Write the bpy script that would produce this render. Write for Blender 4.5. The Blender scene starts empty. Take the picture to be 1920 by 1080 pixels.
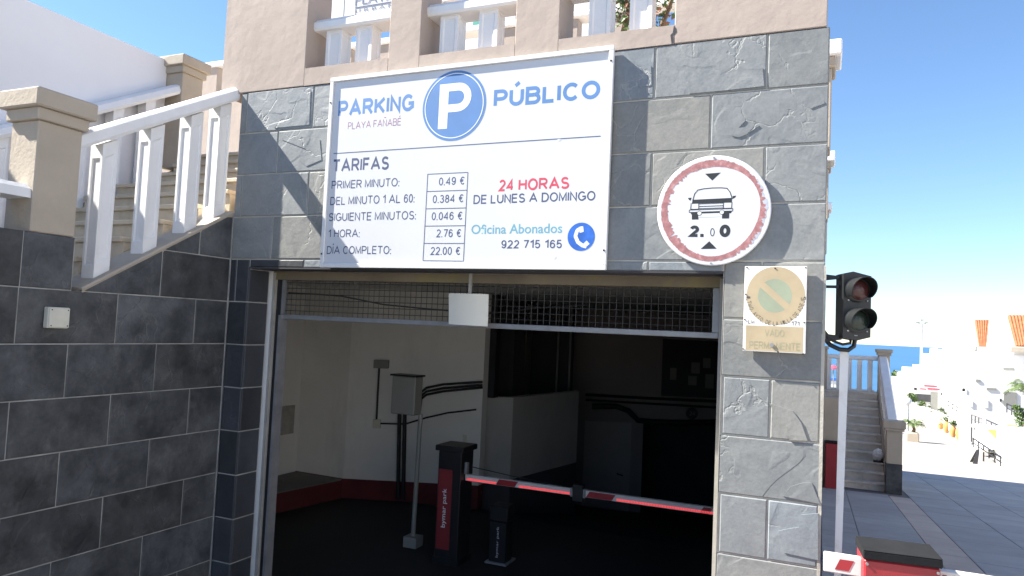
import bpy, bmesh, math, random
from mathutils import Vector, Matrix, Quaternion
random.seed(7)
S = bpy.context.scene
COL = S.collection

# ------------------------------------------------------------------ camera
CAM = Vector((3.8764, -3.9115, 1.5982))
RX = Vector((0.9180, 0.3941, 0.0446)); UX = Vector((-0.0189, -0.0687, 0.9975)); FX = Vector((-0.3962, 0.9165, 0.0556))
FPX = 1357.4
cd = bpy.data.cameras.new('camera'); cam = bpy.data.objects.new('camera', cd); COL.objects.link(cam)
RX = (RX - FX * RX.dot(FX)).normalized(); UX = RX.cross(FX).normalized()
cam.matrix_world = Matrix(((RX.x, UX.x, -FX.x, CAM.x), (RX.y, UX.y, -FX.y, CAM.y), (RX.z, UX.z, -FX.z, CAM.z), (0, 0, 0, 1)))
cd.sensor_width = 36; cd.lens = 36 * FPX / 1920; cd.clip_start = 0.05; cd.clip_end = 60000
S.camera = cam

# ------------------------------------------------------------------ light
SUN = Vector((-4.0, -1.0, 3.74)).normalized()          # towards the sun
EL = math.asin(SUN.z); AZ = math.atan2(SUN.x, SUN.y)
w = bpy.data.worlds.new('World'); S.world = w; w.use_nodes = True
nt = w.node_tree; nt.nodes.clear()
sky = nt.nodes.new('ShaderNodeTexSky'); sky.sky_type = 'NISHITA'; sky.sun_disc = False
sky.sun_elevation = EL; sky.sun_rotation = AZ; sky.altitude = 0; sky.air_density = 1.0; sky.dust_density = 0.0; sky.ozone_density = 5.5
bg = nt.nodes.new('ShaderNodeBackground'); bg.inputs['Strength'].default_value = 0.064
wo = nt.nodes.new('ShaderNodeOutputWorld')
nt.links.new(sky.outputs[0], bg.inputs[0]); nt.links.new(bg.outputs[0], wo.inputs[0])
sl = bpy.data.lights.new('sun', 'SUN'); sl.energy = 5.0; sl.angle = math.radians(0.53); sl.color = (1.0, 0.95, 0.86)
so = bpy.data.objects.new('sun', sl); COL.objects.link(so)
so.rotation_euler = SUN.to_track_quat('Z', 'Y').to_euler(); so.location = (0, 0, 30)
S.view_settings.view_transform = 'Standard'; S.view_settings.look = 'None'
S.view_settings.gamma = 1; S.view_settings.use_curve_mapping = False
S.view_settings.exposure = 1.88

# ------------------------------------------------------------------ helpers
def pxray(x, y):
    return FX + RX * ((x - 960) / FPX) - UX * ((y - 540) / FPX)
def on(x, y, axis, val):                               # pixel of the photo -> point on an axis plane
    d = pxray(x, y); return CAM + d * ((val - CAM[axis]) / d[axis])
def gz(X, Y):                                          # street falls towards the sea, less steeply past the shade
    return -0.085 * (Y + 3.9) if Y < 22 else -2.2015 - 0.06 * (Y - 22)
def ground(x, y):
    d = pxray(x, y); t = -(CAM.z + .085 * (CAM.y + 3.9)) / (d.z + .085 * d.y); p = CAM + d * t
    if t > 0 and p.y < 22: return p
    t = -(CAM.z + 2.2015 + .06 * (CAM.y - 22)) / (d.z + .06 * d.y); return CAM + d * t

def link(name, me, mat=None, parent=None):
    o = bpy.data.objects.new(name, me); COL.objects.link(o)
    if mat is not None and me is not None and not me.materials:
        for m in (mat if isinstance(mat, (list, tuple)) else [mat]): me.materials.append(m)
    if parent is not None:
        o.parent = parent
        o.matrix_parent_inverse = world_of(parent).inverted()
    return o
def world_of(o):
    m = o.matrix_basis.copy()
    if o.parent: m = world_of(o.parent) @ o.matrix_parent_inverse @ m
    return m
def tag(o, label=None, cat=None, group=None, kind=None):
    if label: o['label'] = label
    if cat: o['category'] = cat
    if group: o['group'] = group
    if kind: o['kind'] = kind
    return o
def thing(name, label, cat, loc=(0, 0, 0), group=None):
    o = bpy.data.objects.new(name, None); COL.objects.link(o); o.location = loc; o.empty_display_size = .1
    return tag(o, label, cat, group)

class MB:
    def __init__(s): s.v = []; s.f = []; s.sm = []
    def add(s, vs, fs, smooth=False):
        n = len(s.v); s.v += [tuple(p) for p in vs]; s.f += [tuple(i + n for i in f) for f in fs]; s.sm += [smooth] * len(fs); return s
    def box(s, x0, x1, y0, y1, z0, z1, M=None):
        vs = [Vector(p) for p in ((x0,y0,z0),(x1,y0,z0),(x1,y1,z0),(x0,y1,z0),(x0,y0,z1),(x1,y0,z1),(x1,y1,z1),(x0,y1,z1))]
        if M: vs = [M @ p for p in vs]
        return s.add(vs, [(0,3,2,1),(4,5,6,7),(0,1,5,4),(1,2,6,5),(2,3,7,6),(3,0,4,7)])
    def bbox(s, x0, x1, y0, y1, z0, z1, b=.006, M=None):           # box with chamfered edges
        if min(x1-x0, y1-y0, z1-z0) < 2.5*b: return s.box(x0,x1,y0,y1,z0,z1,M)
        bm = bmesh.new(); bmesh.ops.create_cube(bm, size=1)
        for v in bm.verts: v.co = Vector(((x0+x1)/2+v.co.x*(x1-x0), (y0+y1)/2+v.co.y*(y1-y0), (z0+z1)/2+v.co.z*(z1-z0)))
        bmesh.ops.bevel(bm, geom=bm.edges[:], offset=b, segments=1, affect='EDGES')
        return s.frombm(bm, M)
    def frombm(s, bm, M=None, smooth=False):
        bm.verts.ensure_lookup_table(); bm.verts.index_update()
        vs = [(M @ v.co) if M else v.co.copy() for v in bm.verts]
        fs = [[v.index for v in f.verts] for f in bm.faces]; bm.free()
        return s.add(vs, fs, smooth)
    def tube(s, pts, r, n=10, cap=True):
        pts = [Vector(p) for p in pts]; rs = r if isinstance(r, (list, tuple)) else [r]*len(pts)
        vs = []; up = None
        for i, p in enumerate(pts):
            d = (pts[min(i+1, len(pts)-1)] - pts[max(i-1, 0)]).normalized()
            if up is None:
                up = Vector((0,0,1)) if abs(d.z) < .9 else Vector((1,0,0))
            a = d.cross(up).normalized(); up = a.cross(d).normalized()
            for k in range(n):
                t = 2*math.pi*k/n; vs.append(p + a*math.cos(t)*rs[i] + up*math.sin(t)*rs[i])
        fs = [(i*n+k, i*n+(k+1)%n, (i+1)*n+(k+1)%n, (i+1)*n+k) for i in range(len(pts)-1) for k in range(n)]
        if cap: fs += [tuple(range(n))[::-1], tuple(range((len(pts)-1)*n, len(pts)*n))]
        return s.add(vs, fs, n > 6)
    def prism(s, poly, axis, a, b, M=None):            # poly in the other two axes, extruded from a to b
        def P(u, v, d):
            p = {0:(d,u,v), 1:(u,d,v), 2:(u,v,d)}[axis]; p = Vector(p); return (M @ p) if M else p
        n = len(poly)
        vs = [P(u,v,a) for u,v in poly] + [P(u,v,b) for u,v in poly]
        fs = [tuple(range(n)), tuple(range(n,2*n))[::-1]] + [(i,(i+1)%n,(i+1)%n+n,i+n) for i in range(n)]
        return s.add(vs, fs)
    def lathe(s, prof, c, n=20, M=None):
        vs = []; 
        for r_, z in prof:
            for k in range(n):
                t = 2*math.pi*k/n; p = Vector((r_*math.cos(t), r_*math.sin(t), z)); p = (M @ p) if M else p
                vs.append(p + Vector(c))
        m = len(prof)
        fs = [(i*n+k, i*n+(k+1)%n, (i+1)*n+(k+1)%n, (i+1)*n+k) for i in range(m-1) for k in range(n)]
        s.add(vs, fs, True); b0 = len(s.v)
        for k0 in (0, (m-1)*n): s.add(vs[k0:k0+n], [tuple(range(n))], False)
        return s
    def mesh(s, name):
        me = bpy.data.meshes.new(name); me.from_pydata(s.v, [], s.f); me.update()
        me.polygons.foreach_set('use_smooth', s.sm)
        bm = bmesh.new(); bm.from_mesh(me); bmesh.ops.recalc_face_normals(bm, faces=bm.faces[:]); 
        for e in bm.edges:
            if len(e.link_faces) == 2 and e.calc_face_angle(0) > .7: e.smooth = False
        bm.to_mesh(me); bm.free()
        return me
    def build(s, name, mat, parent=None): return link(name, s.mesh(name), mat, parent)

# ------------------------------------------------------------------ materials
def N(t, typ, **kw):
    n = t.nodes.new(typ)
    for k, v in kw.items():
        if k in n.inputs.keys() if hasattr(n.inputs, 'keys') else False: n.inputs[k].default_value = v
        else:
            try: setattr(n, k, v)
            except Exception: n.inputs[k].default_value = v
    return n
def mat(name, col, rough=.8, var=.12, scale=3.0, bump=.0, bscale=40.0, dirt=0.0, dirtcol=(.1,.08,.06), rand=0.0, metal=0.0, spec=.5, detail=6, streak=0.0, dscale=2.2):
    m = bpy.data.materials.new(name); m.use_nodes = True; t = m.node_tree; L = t.links.new
    b = t.nodes['Principled BSDF']; b.inputs['Roughness'].default_value = rough; b.inputs['Metallic'].default_value = metal
    b.inputs['Specular IOR Level'].default_value = spec
    tc = t.nodes.new('ShaderNodeTexCoord'); oi = t.nodes.new('ShaderNodeObjectInfo')
    vm = t.nodes.new('ShaderNodeVectorMath'); vm.operation = 'ADD'; L(tc.outputs['Object'], vm.inputs[0])
    off = t.nodes.new('ShaderNodeVectorMath'); off.operation = 'SCALE'; off.inputs[0].default_value = (7.3, 3.1, 9.7)
    L(oi.outputs['Random'], off.inputs['Scale']) ; L(off.outputs[0], vm.inputs[1])
    if rand == 0: off.inputs[0].default_value = (0, 0, 0)
    n1 = t.nodes.new('ShaderNodeTexNoise'); n1.inputs['Scale'].default_value = scale; n1.inputs['Detail'].default_value = detail; n1.inputs['Roughness'].default_value = .6
    L(vm.outputs[0], n1.inputs['Vector'])
    mr = t.nodes.new('ShaderNodeMapRange'); mr.inputs['From Min'].default_value = .3; mr.inputs['From Max'].default_value = .7
    mr.inputs['To Min'].default_value = 1-var; mr.inputs['To Max'].default_value = 1+var; L(n1.outputs['Fac'], mr.inputs['Value'])
    mul = t.nodes.new('ShaderNodeVectorMath'); mul.operation = 'SCALE'; mul.inputs[0].default_value = col[:3]; L(mr.outputs[0], mul.inputs['Scale'])
    last = mul.outputs[0]
    if rand:
        r2 = t.nodes.new('ShaderNodeMapRange'); r2.inputs['To Min'].default_value = 1-rand; r2.inputs['To Max'].default_value = 1+rand; L(oi.outputs['Random'], r2.inputs['Value'])
        m2 = t.nodes.new('ShaderNodeVectorMath'); m2.operation = 'SCALE'; L(last, m2.inputs[0]); L(r2.outputs[0], m2.inputs['Scale']); last = m2.outputs[0]
    if dirt:
        n2 = t.nodes.new('ShaderNodeTexNoise'); n2.inputs['Scale'].default_value = dscale; n2.inputs['Detail'].default_value = 8; n2.inputs['Roughness'].default_value = .7
        mp = t.nodes.new('ShaderNodeMapping'); mp.inputs['Scale'].default_value = (1, 1, .25 if streak else 1); L(vm.outputs[0], mp.inputs[0]); L(mp.outputs[0], n2.inputs['Vector'])
        cr = t.nodes.new('ShaderNodeMapRange'); cr.inputs['From Min'].default_value = .52; cr.inputs['From Max'].default_value = .75; cr.inputs['To Max'].default_value = dirt; L(n2.outputs['Fac'], cr.inputs['Value'])
        mx = t.nodes.new('ShaderNodeMix'); mx.data_type = 'RGBA'; L(cr.outputs[0], mx.inputs['Factor']); L(last, mx.inputs[6]); mx.inputs[7].default_value = (*dirtcol, 1); last = mx.outputs[2]
    L(last, b.inputs['Base Color'])
    if bump:
        n3 = t.nodes.new('ShaderNodeTexNoise'); n3.inputs['Scale'].default_value = bscale; n3.inputs['Detail'].default_value = 5; L(vm.outputs[0], n3.inputs['Vector'])
        bp = t.nodes.new('ShaderNodeBump'); bp.inputs['Strength'].default_value = 1; bp.inputs['Distance'].default_value = bump; L(n3.outputs['Fac'], bp.inputs['Height']); L(bp.outputs[0], b.inputs['Normal'])
    return m

def slate(name, ca, cb, rough=.55, cleft=.004, cloud=(.3, .7), rand=.1, dust=0.0, terr=.34, ckc=.35, tint=1.0, dst=.7):
    m = bpy.data.materials.new(name); m.use_nodes = True; t = m.node_tree; L = t.links.new
    b = t.nodes['Principled BSDF']; b.inputs['Specular IOR Level'].default_value = .35
    tc = t.nodes.new('ShaderNodeTexCoord'); oi = t.nodes.new('ShaderNodeObjectInfo')
    off = t.nodes.new('ShaderNodeVectorMath'); off.operation = 'SCALE'; off.inputs[0].default_value = (17.3, 13.1, 19.7); L(oi.outputs['Random'], off.inputs['Scale'])
    vm = t.nodes.new('ShaderNodeVectorMath'); vm.operation = 'ADD'; L(tc.outputs['Object'], vm.inputs[0]); L(off.outputs[0], vm.inputs[1])
    def noise(sc, det=5, ro=.55, dist=0.0, src=None):
        n = t.nodes.new('ShaderNodeTexNoise'); n.inputs['Scale'].default_value = sc; n.inputs['Detail'].default_value = det; n.inputs['Roughness'].default_value = ro; n.inputs['Distortion'].default_value = dist
        L(src or vm.outputs[0], n.inputs['Vector']); return n.outputs['Fac']
    def mr(src, a, c, d=0., e=1.):
        n = t.nodes.new('ShaderNodeMapRange'); n.inputs['From Min'].default_value = a; n.inputs['From Max'].default_value = c; n.inputs['To Min'].default_value = d; n.inputs['To Max'].default_value = e; L(src, n.inputs['Value']); return n.outputs[0]
    def ma(op, a, b_=None, v=None):
        n = t.nodes.new('ShaderNodeMath'); n.operation = op; L(a, n.inputs[0])
        if b_ is not None: L(b_, n.inputs[1])
        elif v is not None: n.inputs[1].default_value = v
        return n.outputs[0]
    cl = noise(4.2, 11, .66, dst)
    mx = t.nodes.new('ShaderNodeMix'); mx.data_type = 'RGBA'; L(mr(cl, *cloud), mx.inputs['Factor']); mx.inputs[6].default_value = (*ca, 1); mx.inputs[7].default_value = (*cb, 1)
    fine = mr(noise(60, 6, .7), .3, .7, .9, 1.1)
    bri = mr(oi.outputs['Random'], 0, 1, 1-rand, 1+rand)
    k = ma('MULTIPLY', fine, bri)
    sc = t.nodes.new('ShaderNodeVectorMath'); sc.operation = 'SCALE'; L(mx.outputs[2], sc.inputs[0]); L(k, sc.inputs['Scale'])
    last = sc.outputs[0]
    # each stone a little warmer or cooler
    tn_ = t.nodes.new('ShaderNodeMix'); tn_.data_type = 'RGBA'; tn_.blend_type = 'MULTIPLY'; tn_.inputs['Factor'].default_value = 1
    cc = t.nodes.new('ShaderNodeMix'); cc.data_type = 'RGBA'; cc.inputs[6].default_value = (1+.07*tint,1+.01*tint,1-.07*tint,1); cc.inputs[7].default_value = (1-.06*tint,1-.01*tint,1+.06*tint,1)
    L(ma('FRACT', ma('MULTIPLY', oi.outputs['Random'], v=7.31)), cc.inputs['Factor']); L(last, tn_.inputs[6]); L(cc.outputs[2], tn_.inputs[7]); last = tn_.outputs[2]
    # hairline cracks that wander across the cleft face
    dn = t.nodes.new('ShaderNodeTexNoise'); dn.inputs['Scale'].default_value = 3.; dn.inputs['Detail'].default_value = 5; L(vm.outputs[0], dn.inputs['Vector'])
    ds = t.nodes.new('ShaderNodeVectorMath'); ds.operation = 'SCALE'; ds.inputs['Scale'].default_value = .55; L(dn.outputs['Color'], ds.inputs[0])
    da = t.nodes.new('ShaderNodeVectorMath'); da.operation = 'ADD'; L(vm.outputs[0], da.inputs[0]); L(ds.outputs[0], da.inputs[1])
    vo = t.nodes.new('ShaderNodeTexVoronoi'); vo.feature = 'DISTANCE_TO_EDGE'; vo.inputs['Scale'].default_value = 3.4; L(da.outputs[0], vo.inputs['Vector'])
    line_ = mr(vo.outputs['Distance'], .004, .022, 1, 0); msk = mr(noise(2.1, 3, .5), .50, .60)
    crack = ma('MULTIPLY', line_, msk)
    cm = t.nodes.new('ShaderNodeMix'); cm.data_type = 'RGBA'; L(ma('MULTIPLY', crack, v=ckc), cm.inputs['Factor']); L(last, cm.inputs[6]); cm.inputs[7].default_value = (.36,.36,.33,1); last = cm.outputs[2]
    if dust:
        d = mr(noise(5.2, 10, .78, .4), .55, .78, 0, dust)
        m3 = t.nodes.new('ShaderNodeMix'); m3.data_type = 'RGBA'; L(d, m3.inputs['Factor']); L(last, m3.inputs[6]); m3.inputs[7].default_value = (.30, .29, .26, 1); last = m3.outputs[2]
    L(last, b.inputs['Base Color'])
    L(mr(cl, .3, .7, rough-.1, rough+.15), b.inputs['Roughness'])
    # cleft relief: a few terraces with wandering edges, plus fine grain
    h = ma('MULTIPLY', noise(2.6, 2.2, .45, .8), v=5.0)
    fr = ma('FRACT', h); fl = ma('FLOOR', h)
    st = ma('ADD', fl, mr(fr, .0, .16))
    wav = noise(9, 4, .55)
    hh = ma('ADD', ma('SUBTRACT', ma('MULTIPLY', st, v=terr), ma('MULTIPLY', crack, v=.5)), ma('ADD', wav, ma('MULTIPLY', noise(70, 4, .6), v=.16)))
    bp = t.nodes.new('ShaderNodeBump'); bp.inputs['Strength'].default_value = 1; bp.inputs['Distance'].default_value = cleft; L(hh, bp.inputs['Height']); L(bp.outputs[0], b.inputs['Normal'])
    return m

M = {}
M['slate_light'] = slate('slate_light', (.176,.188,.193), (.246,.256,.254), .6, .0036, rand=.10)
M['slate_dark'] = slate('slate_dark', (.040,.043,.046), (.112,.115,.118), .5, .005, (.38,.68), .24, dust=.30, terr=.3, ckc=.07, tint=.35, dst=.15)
M['slate_shaded'] = slate('slate_shaded', (.033,.036,.042), (.056,.060,.067), .55, .003, rand=.2, ckc=.04, tint=.3)  # darkened slate: occlusion shade of the lower left strip and reveal painted in
M['grout'] = mat('grout', (.42,.40,.35), .95, .25, 6, .002, 60)
M['grout_dark'] = mat('grout_dark', (.34,.335,.31), .95, .35, 5, .002, 60)
M['beige'] = mat('beige_render', (.385,.318,.272), .92, .08, 2.2, .0036, 11, dirt=.25, dirtcol=(.42,.34,.28))
M['beige_post'] = mat('beige_paint', (.42,.36,.285), .85, .07, 3, .0025, 40, dirt=.3, dirtcol=(.30,.25,.20))
M['beige_step'] = mat('beige_step', (.56,.47,.35), .9, .15, 5, .003, 30, dirt=.6, dirtcol=(.26,.18,.09))
M['white'] = mat('white_paint', (.76,.755,.745), .6, .05, 5, .002, 30, dirt=.4, dirtcol=(.52,.48,.42), streak=1)
M['white_wall'] = mat('white_wall_render', (.74,.74,.76), .9, .03, 1.2, .002, 30)
M['white_far'] = mat('white_far_render', (.64,.635,.62), .9, .04, .4, 0)
M['far_grey'] = mat('pale_grey_render', (.44,.45,.47), .9, .05, .5)
M['sign_white'] = mat('sign_white', (.60,.61,.63), .35, .025, 1.6, 0, dirt=.10, dirtcol=(.55,.52,.47), streak=1)
M['sign_frame'] = mat('sign_frame', (.72,.72,.71), .4, .05, 4)
M['ink_blue'] = mat('faded_blue_ink', (.075,.19,.42), .5, .10, 5)
M['ink_teal'] = mat('faded_teal_ink', (.13,.33,.42), .5, .1, 5)
M['ink_dark'] = mat('faded_dark_ink', (.055,.075,.15), .5, .12, 6)
M['ink_red'] = mat('red_ink', (.55,.05,.09), .5, .1, 6)
M['ink_maroon'] = mat('faded_maroon_ink', (.30,.13,.20), .5, .1, 6)
M['phone_blue'] = mat('phone_blue', (.03,.13,.50), .35, .25, 18)
M['black_ink'] = mat('black_ink', (.018,.02,.024), .5, .1, 8)
M['pale_ink'] = mat('pale_ink', (.74,.75,.77), .4, .03, 4)
M['ring_red'] = mat('scraped_red_paint', (.34,.15,.15), .6, .3, 30, 0, dirt=.8, dirtcol=(.50,.36,.35), dscale=30)
M['scrape_grey'] = mat('scraped_grey', (.42,.44,.50), .6, .2, 40)
M['tan'] = mat('faded_tan', (.44,.355,.225), .5, .1, 7, 0, dirt=.35, dirtcol=(.55,.47,.34))
M['sage'] = mat('faded_sage', (.30,.335,.24), .5, .1, 8)
M['faint'] = mat('faint_tan_letters', (.33,.315,.20), .5, .12, 9)
M['plate'] = mat('enamel_plate', (.74,.73,.70), .4, .04, 5, 0, dirt=.25, dirtcol=(.5,.4,.22))
M['steel'] = mat('galvanised_steel', (.27,.275,.28), .5, .18, 8, .0006, 60, metal=.35, dirt=.4, dirtcol=(.14,.12,.10), streak=1)
M['steel_pale'] = mat('weathered_trim', (.36,.345,.31), .65, .15, 6, .0006, 60, dirt=.5, dirtcol=(.2,.17,.13), streak=1)  # paler, warmer tone than the galvanised steel, with dirt streaks
M['rust_beam'] = mat('stained_beam', (.20,.165,.115), .8, .25, 2.5, .001, 40, dirt=.7, dirtcol=(.27,.22,.05), dscale=4)
M['wire'] = mat('mesh_wire', (.035,.035,.034), .6, .1, 8)
M['cable'] = mat('black_cable', (.012,.012,.013), .6)
M['black_paint'] = mat('black_paint', (.014,.014,.016), .4, .2, 10, .0004, 200)
M['tl_black'] = mat('signal_black_plastic', (.010,.012,.013), .45, .2, 8)
M['red_paint'] = mat('red_paint', (.30,.020,.028), .45, .12, 5, dirt=.3, dirtcol=(.25,.02,.03), streak=1)
M['red_panel'] = mat('red_panel', (.20,.022,.026), .5, .1, 5)
M['dark_cap'] = mat('dark_cap', (.014,.0145,.016), .85, .2, 8, .001, 80, spec=.15)
M['boom_white'] = mat('boom_white', (.62,.60,.58), .5, .06, 6, dirt=.4, dirtcol=(.4,.36,.32))
M['pole_white'] = mat('pole_white', (.70,.70,.70), .5, .06, 6, dirt=.5, dirtcol=(.38,.34,.30), dscale=8)
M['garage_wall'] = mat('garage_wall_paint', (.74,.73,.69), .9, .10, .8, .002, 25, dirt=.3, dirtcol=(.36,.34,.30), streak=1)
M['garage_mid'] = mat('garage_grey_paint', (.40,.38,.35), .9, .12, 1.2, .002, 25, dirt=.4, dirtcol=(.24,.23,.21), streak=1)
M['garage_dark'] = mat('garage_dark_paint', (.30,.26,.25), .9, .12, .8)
M['garage_red'] = mat('garage_red_band', (.11,.014,.016), .8, .3, 3, 0, dirt=.5, dirtcol=(.09,.03,.025))
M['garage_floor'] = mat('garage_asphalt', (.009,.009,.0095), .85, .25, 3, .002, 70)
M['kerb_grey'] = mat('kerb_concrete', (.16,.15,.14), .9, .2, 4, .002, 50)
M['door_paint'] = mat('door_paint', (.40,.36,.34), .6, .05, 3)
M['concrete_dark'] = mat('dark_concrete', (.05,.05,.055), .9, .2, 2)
M['box_grey'] = mat('grey_box', (.22,.22,.20), .6, .06, 4)
M['old_plate'] = mat('old_wall_plate', (.38,.37,.33), .8, .2, 9, 0, dirt=.7, dirtcol=(.2,.19,.17))
M['cream_plate'] = mat('cream_plate', (.76,.72,.60), .5, .05, 5, 0, dirt=.3, dirtcol=(.6,.54,.42))
M['plastic_cream'] = mat('cream_plastic', (.62,.60,.50), .45, .06, 9, dirt=.3, dirtcol=(.4,.38,.28))
M['paver'] = mat('grey_paver', (.24,.255,.28), .8, .12, 2.0, .003, 25, dirt=.4, dirtcol=(.21,.205,.21), rand=.09)
M['paver_warm'] = mat('warm_paver', (.34,.305,.29), .8, .12, 2.0, .003, 25, dirt=.4, dirtcol=(.27,.235,.22), rand=.08)
M['joint'] = mat('paver_joint', (.09,.09,.10), .95, .2, 5)
M['street'] = mat('plaza_paving', (.30,.275,.25), .9, .12, .5, 0)
M['asphalt'] = mat('driveway_paving', (.22,.21,.195), .9, .25, 2, .003, 60)
M['stair_stone'] = mat('stair_stone', (.62,.56,.48), .85, .14, 4, .003, 30, dirt=.75, dirtcol=(.30,.26,.21))
M['roof_tile'] = mat('roof_tile', (.34,.115,.05), .85, .3, 3, 0, dirt=.4, dirtcol=(.42,.24,.10))
M['dark_glass'] = mat('dark_glass', (.05,.06,.08), .15, .1, 3)
M['iron'] = mat('black_iron', (.02,.02,.022), .5)
M['terracotta'] = mat('terracotta', (.55,.25,.08), .8, .15, 3)
M['trunk'] = mat('palm_trunk', (.14,.09,.05), .95, .3, 8, .01, 20)
M['leaf'] = mat('green_leaf', (.075,.125,.03), .6, .35, 3, rand=.0)
M['leaf2'] = mat('dry_leaf', (.20,.085,.045), .7, .4, 4)
M['palm_leaf'] = mat('palm_leaf', (.085,.13,.035), .55, .3, 3)
M['lamp_lens'] = mat('lamp_lens', (.7,.7,.7), .2)
M['shade_green'] = mat('green_shutter', (.06,.30,.24), .7, .1, 3)
M['parasol_red'] = mat('parasol_red', (.65,.06,.10), .8, .05, 3)
M['lens_red'] = mat('unlit_red_lens', (.07,.022,.02), .12, .2, 20, .002, 120)
M['lens_green'] = mat('unlit_green_lens', (.02,.034,.026), .12, .2, 20, .002, 120)
M['wood_orange'] = mat('orange_canvas', (.60,.26,.05), .8, .1, 3)
m = bpy.data.materials.new('sea_water'); m.use_nodes = True; b = m.node_tree.nodes['Principled BSDF']
b.inputs['Base Color'].default_value = (.020,.135,.31,1); b.inputs['Roughness'].default_value = .45; b.inputs['Specular IOR Level'].default_value = .2
tn = m.node_tree.nodes.new('ShaderNodeTexNoise'); tn.inputs['Scale'].default_value = .012; tn.inputs['Detail'].default_value = 8
tco = m.node_tree.nodes.new('ShaderNodeTexCoord'); mpp = m.node_tree.nodes.new('ShaderNodeMapping'); mpp.inputs['Scale'].default_value = (.25, 1, 1)
m.node_tree.links.new(tco.outputs['Object'], mpp.inputs[0]); m.node_tree.links.new(mpp.outputs[0], tn.inputs['Vector'])
mmx = m.node_tree.nodes.new('ShaderNodeMix'); mmx.data_type = 'RGBA'; mmx.inputs[6].default_value = (.026,.090,.185,1); mmx.inputs[7].default_value = (.05,.145,.27,1)
m.node_tree.links.new(tn.outputs['Fac'], mmx.inputs['Factor']); m.node_tree.links.new(mmx.outputs[2], b.inputs['Base Color'])
M['sea'] = m
m = bpy.data.materials.new('led_strip'); m.use_nodes = True; b = m.node_tree.nodes['Principled BSDF']
b.inputs['Base Color'].default_value = (.5,.04,.05,1); b.inputs['Emission Color'].default_value = (1,.09,.10,1); b.inputs['Emission Strength'].default_value = .22
M['led'] = m

# ------------------------------------------------------------------ text (flat print, converted to mesh at the end)
TQ = []
def text(s, x0, x1, z, cap, mt, parent, y=-.0525, name='lettering', bold=0.012, centre=None, rot=None, label=None):
    """print s so that its ink spans x0..x1 on the plane Y=y with baseline z and capital height cap"""
    TQ.append((s, x0, x1, z, cap, mt, parent, y, name, bold, rot, label))
def arc(cx, cy, rx, ry, a0, a1, n=9):
    return [(cx+rx*math.cos(math.radians(a0+(a1-a0)*k/n)), cy+ry*math.sin(math.radians(a0+(a1-a0)*k/n))) for k in range(n+1)]
_six = [arc(.5,.31,.47,.31,0,360,16), [(.93,.80)]+arc(.52,.55,.49,.45,42,180,8)+[(.03,.30)]]
GLY = {
 'A':(.90,[[(0,0),(.5,1),(1,0)],[(.19,.34),(.81,.34)]]), 'B':(.70,[[(.6,.54),(0,.54),(0,1),(.62,1)]+arc(.62,.77,.32,.23,90,-90,7),[(0,.54),(0,0),(.64,0)]+arc(.64,.27,.36,.27,-90,90,8)]),
 'C':(.78,[arc(.52,.5,.5,.5,42,318,14)]), 'D':(.74,[[(0,0),(0,1),(.45,1)]+arc(.45,.5,.55,.5,90,-90,10)+[(0,0)]]),
 'E':(.62,[[(1,1),(0,1),(0,0),(1,0)],[(0,.52),(.92,.52)]]), 'F':(.60,[[(1,1),(0,1),(0,0)],[(0,.5),(.85,.5)]]),
 'G':(.80,[arc(.5,.5,.5,.5,42,315,14)+[(1,.2),(1,.46),(.56,.46)]]), 'H':(.68,[[(0,0),(0,1)],[(1,0),(1,1)],[(0,.53),(1,.53)]]),
 'I':(.0,[[(0,0),(0,1)]]), 'J':(.5,[[(1,1),(1,.28)]+arc(.5,.28,.5,.28,0,-180,8)]), 'K':(.74,[[(0,0),(0,1)],[(1,1),(.0,.36)],[(.32,.58),(1,0)]]),
 'L':(.56,[[(0,1),(0,0),(1,0)]]), 'M':(.80,[[(0,0),(0,1),(.5,.10),(1,1),(1,0)]]), 'N':(.68,[[(0,0),(0,1),(1,0),(1,1)]]),
 'O':(.84,[arc(.5,.5,.5,.5,0,360,20)]), 'P':(.66,[[(0,0),(0,1),(.6,1)]+arc(.6,.73,.4,.27,90,-90,8)+[(0,.46)]]),
 'R':(.72,[[(0,0),(0,1),(.58,1)]+arc(.58,.74,.38,.26,90,-90,8)+[(0,.48)],[(.5,.48),(1,0)]]),
 'S':(.66,[arc(.5,.75,.44,.25,25,270,10)+arc(.5,.255,.5,.255,90,-155,10)]), 'T':(.72,[[(0,1),(1,1)],[(.5,1),(.5,0)]]),
 'U':(.68,[[(0,1),(0,.36)]+arc(.5,.36,.5,.36,180,360,10)+[(1,1)]]), 'V':(.84,[[(0,1),(.5,0),(1,1)]]), 'Y':(.82,[[(0,1),(.5,.44),(1,1)],[(.5,.44),(.5,0)]]),
 'Z':(.70,[[(0,1),(1,1),(0,0),(1,0)]]),
 '0':(.50,[arc(.5,.5,.5,.5,0,360,18)]), '1':(.34,[[(.0,.76),(.95,1),(.95,0)]]), '2':(.52,[arc(.5,.72,.47,.28,165,-35,10)+[(0,0),(1,0)]]),
 '3':(.52,[arc(.48,.76,.42,.24,155,-90,9)+arc(.48,.26,.5,.26,90,-160,10)]), '4':(.56,[[(.76,0),(.76,1),(0,.28),(1,.28)]]),
 '5':(.52,[[(.92,1),(.18,1),(.07,.50)]+arc(.5,.31,.48,.31,135,-160,10)]), '6':(.52,_six), '7':(.52,[[(0,1),(1,1),(.35,0)]]),
 '8':(.52,[arc(.5,.76,.40,.24,0,360,14),arc(.5,.27,.48,.27,0,360,14)]), '9':(.52,[[(1-x,1-y) for x,y in st_] for st_ in _six]),
 '\u20ac':(.66,[arc(.62,.5,.42,.5,45,315,12),[(0,.60),(.74,.60)],[(0,.42),(.68,.42)]]) }
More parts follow.
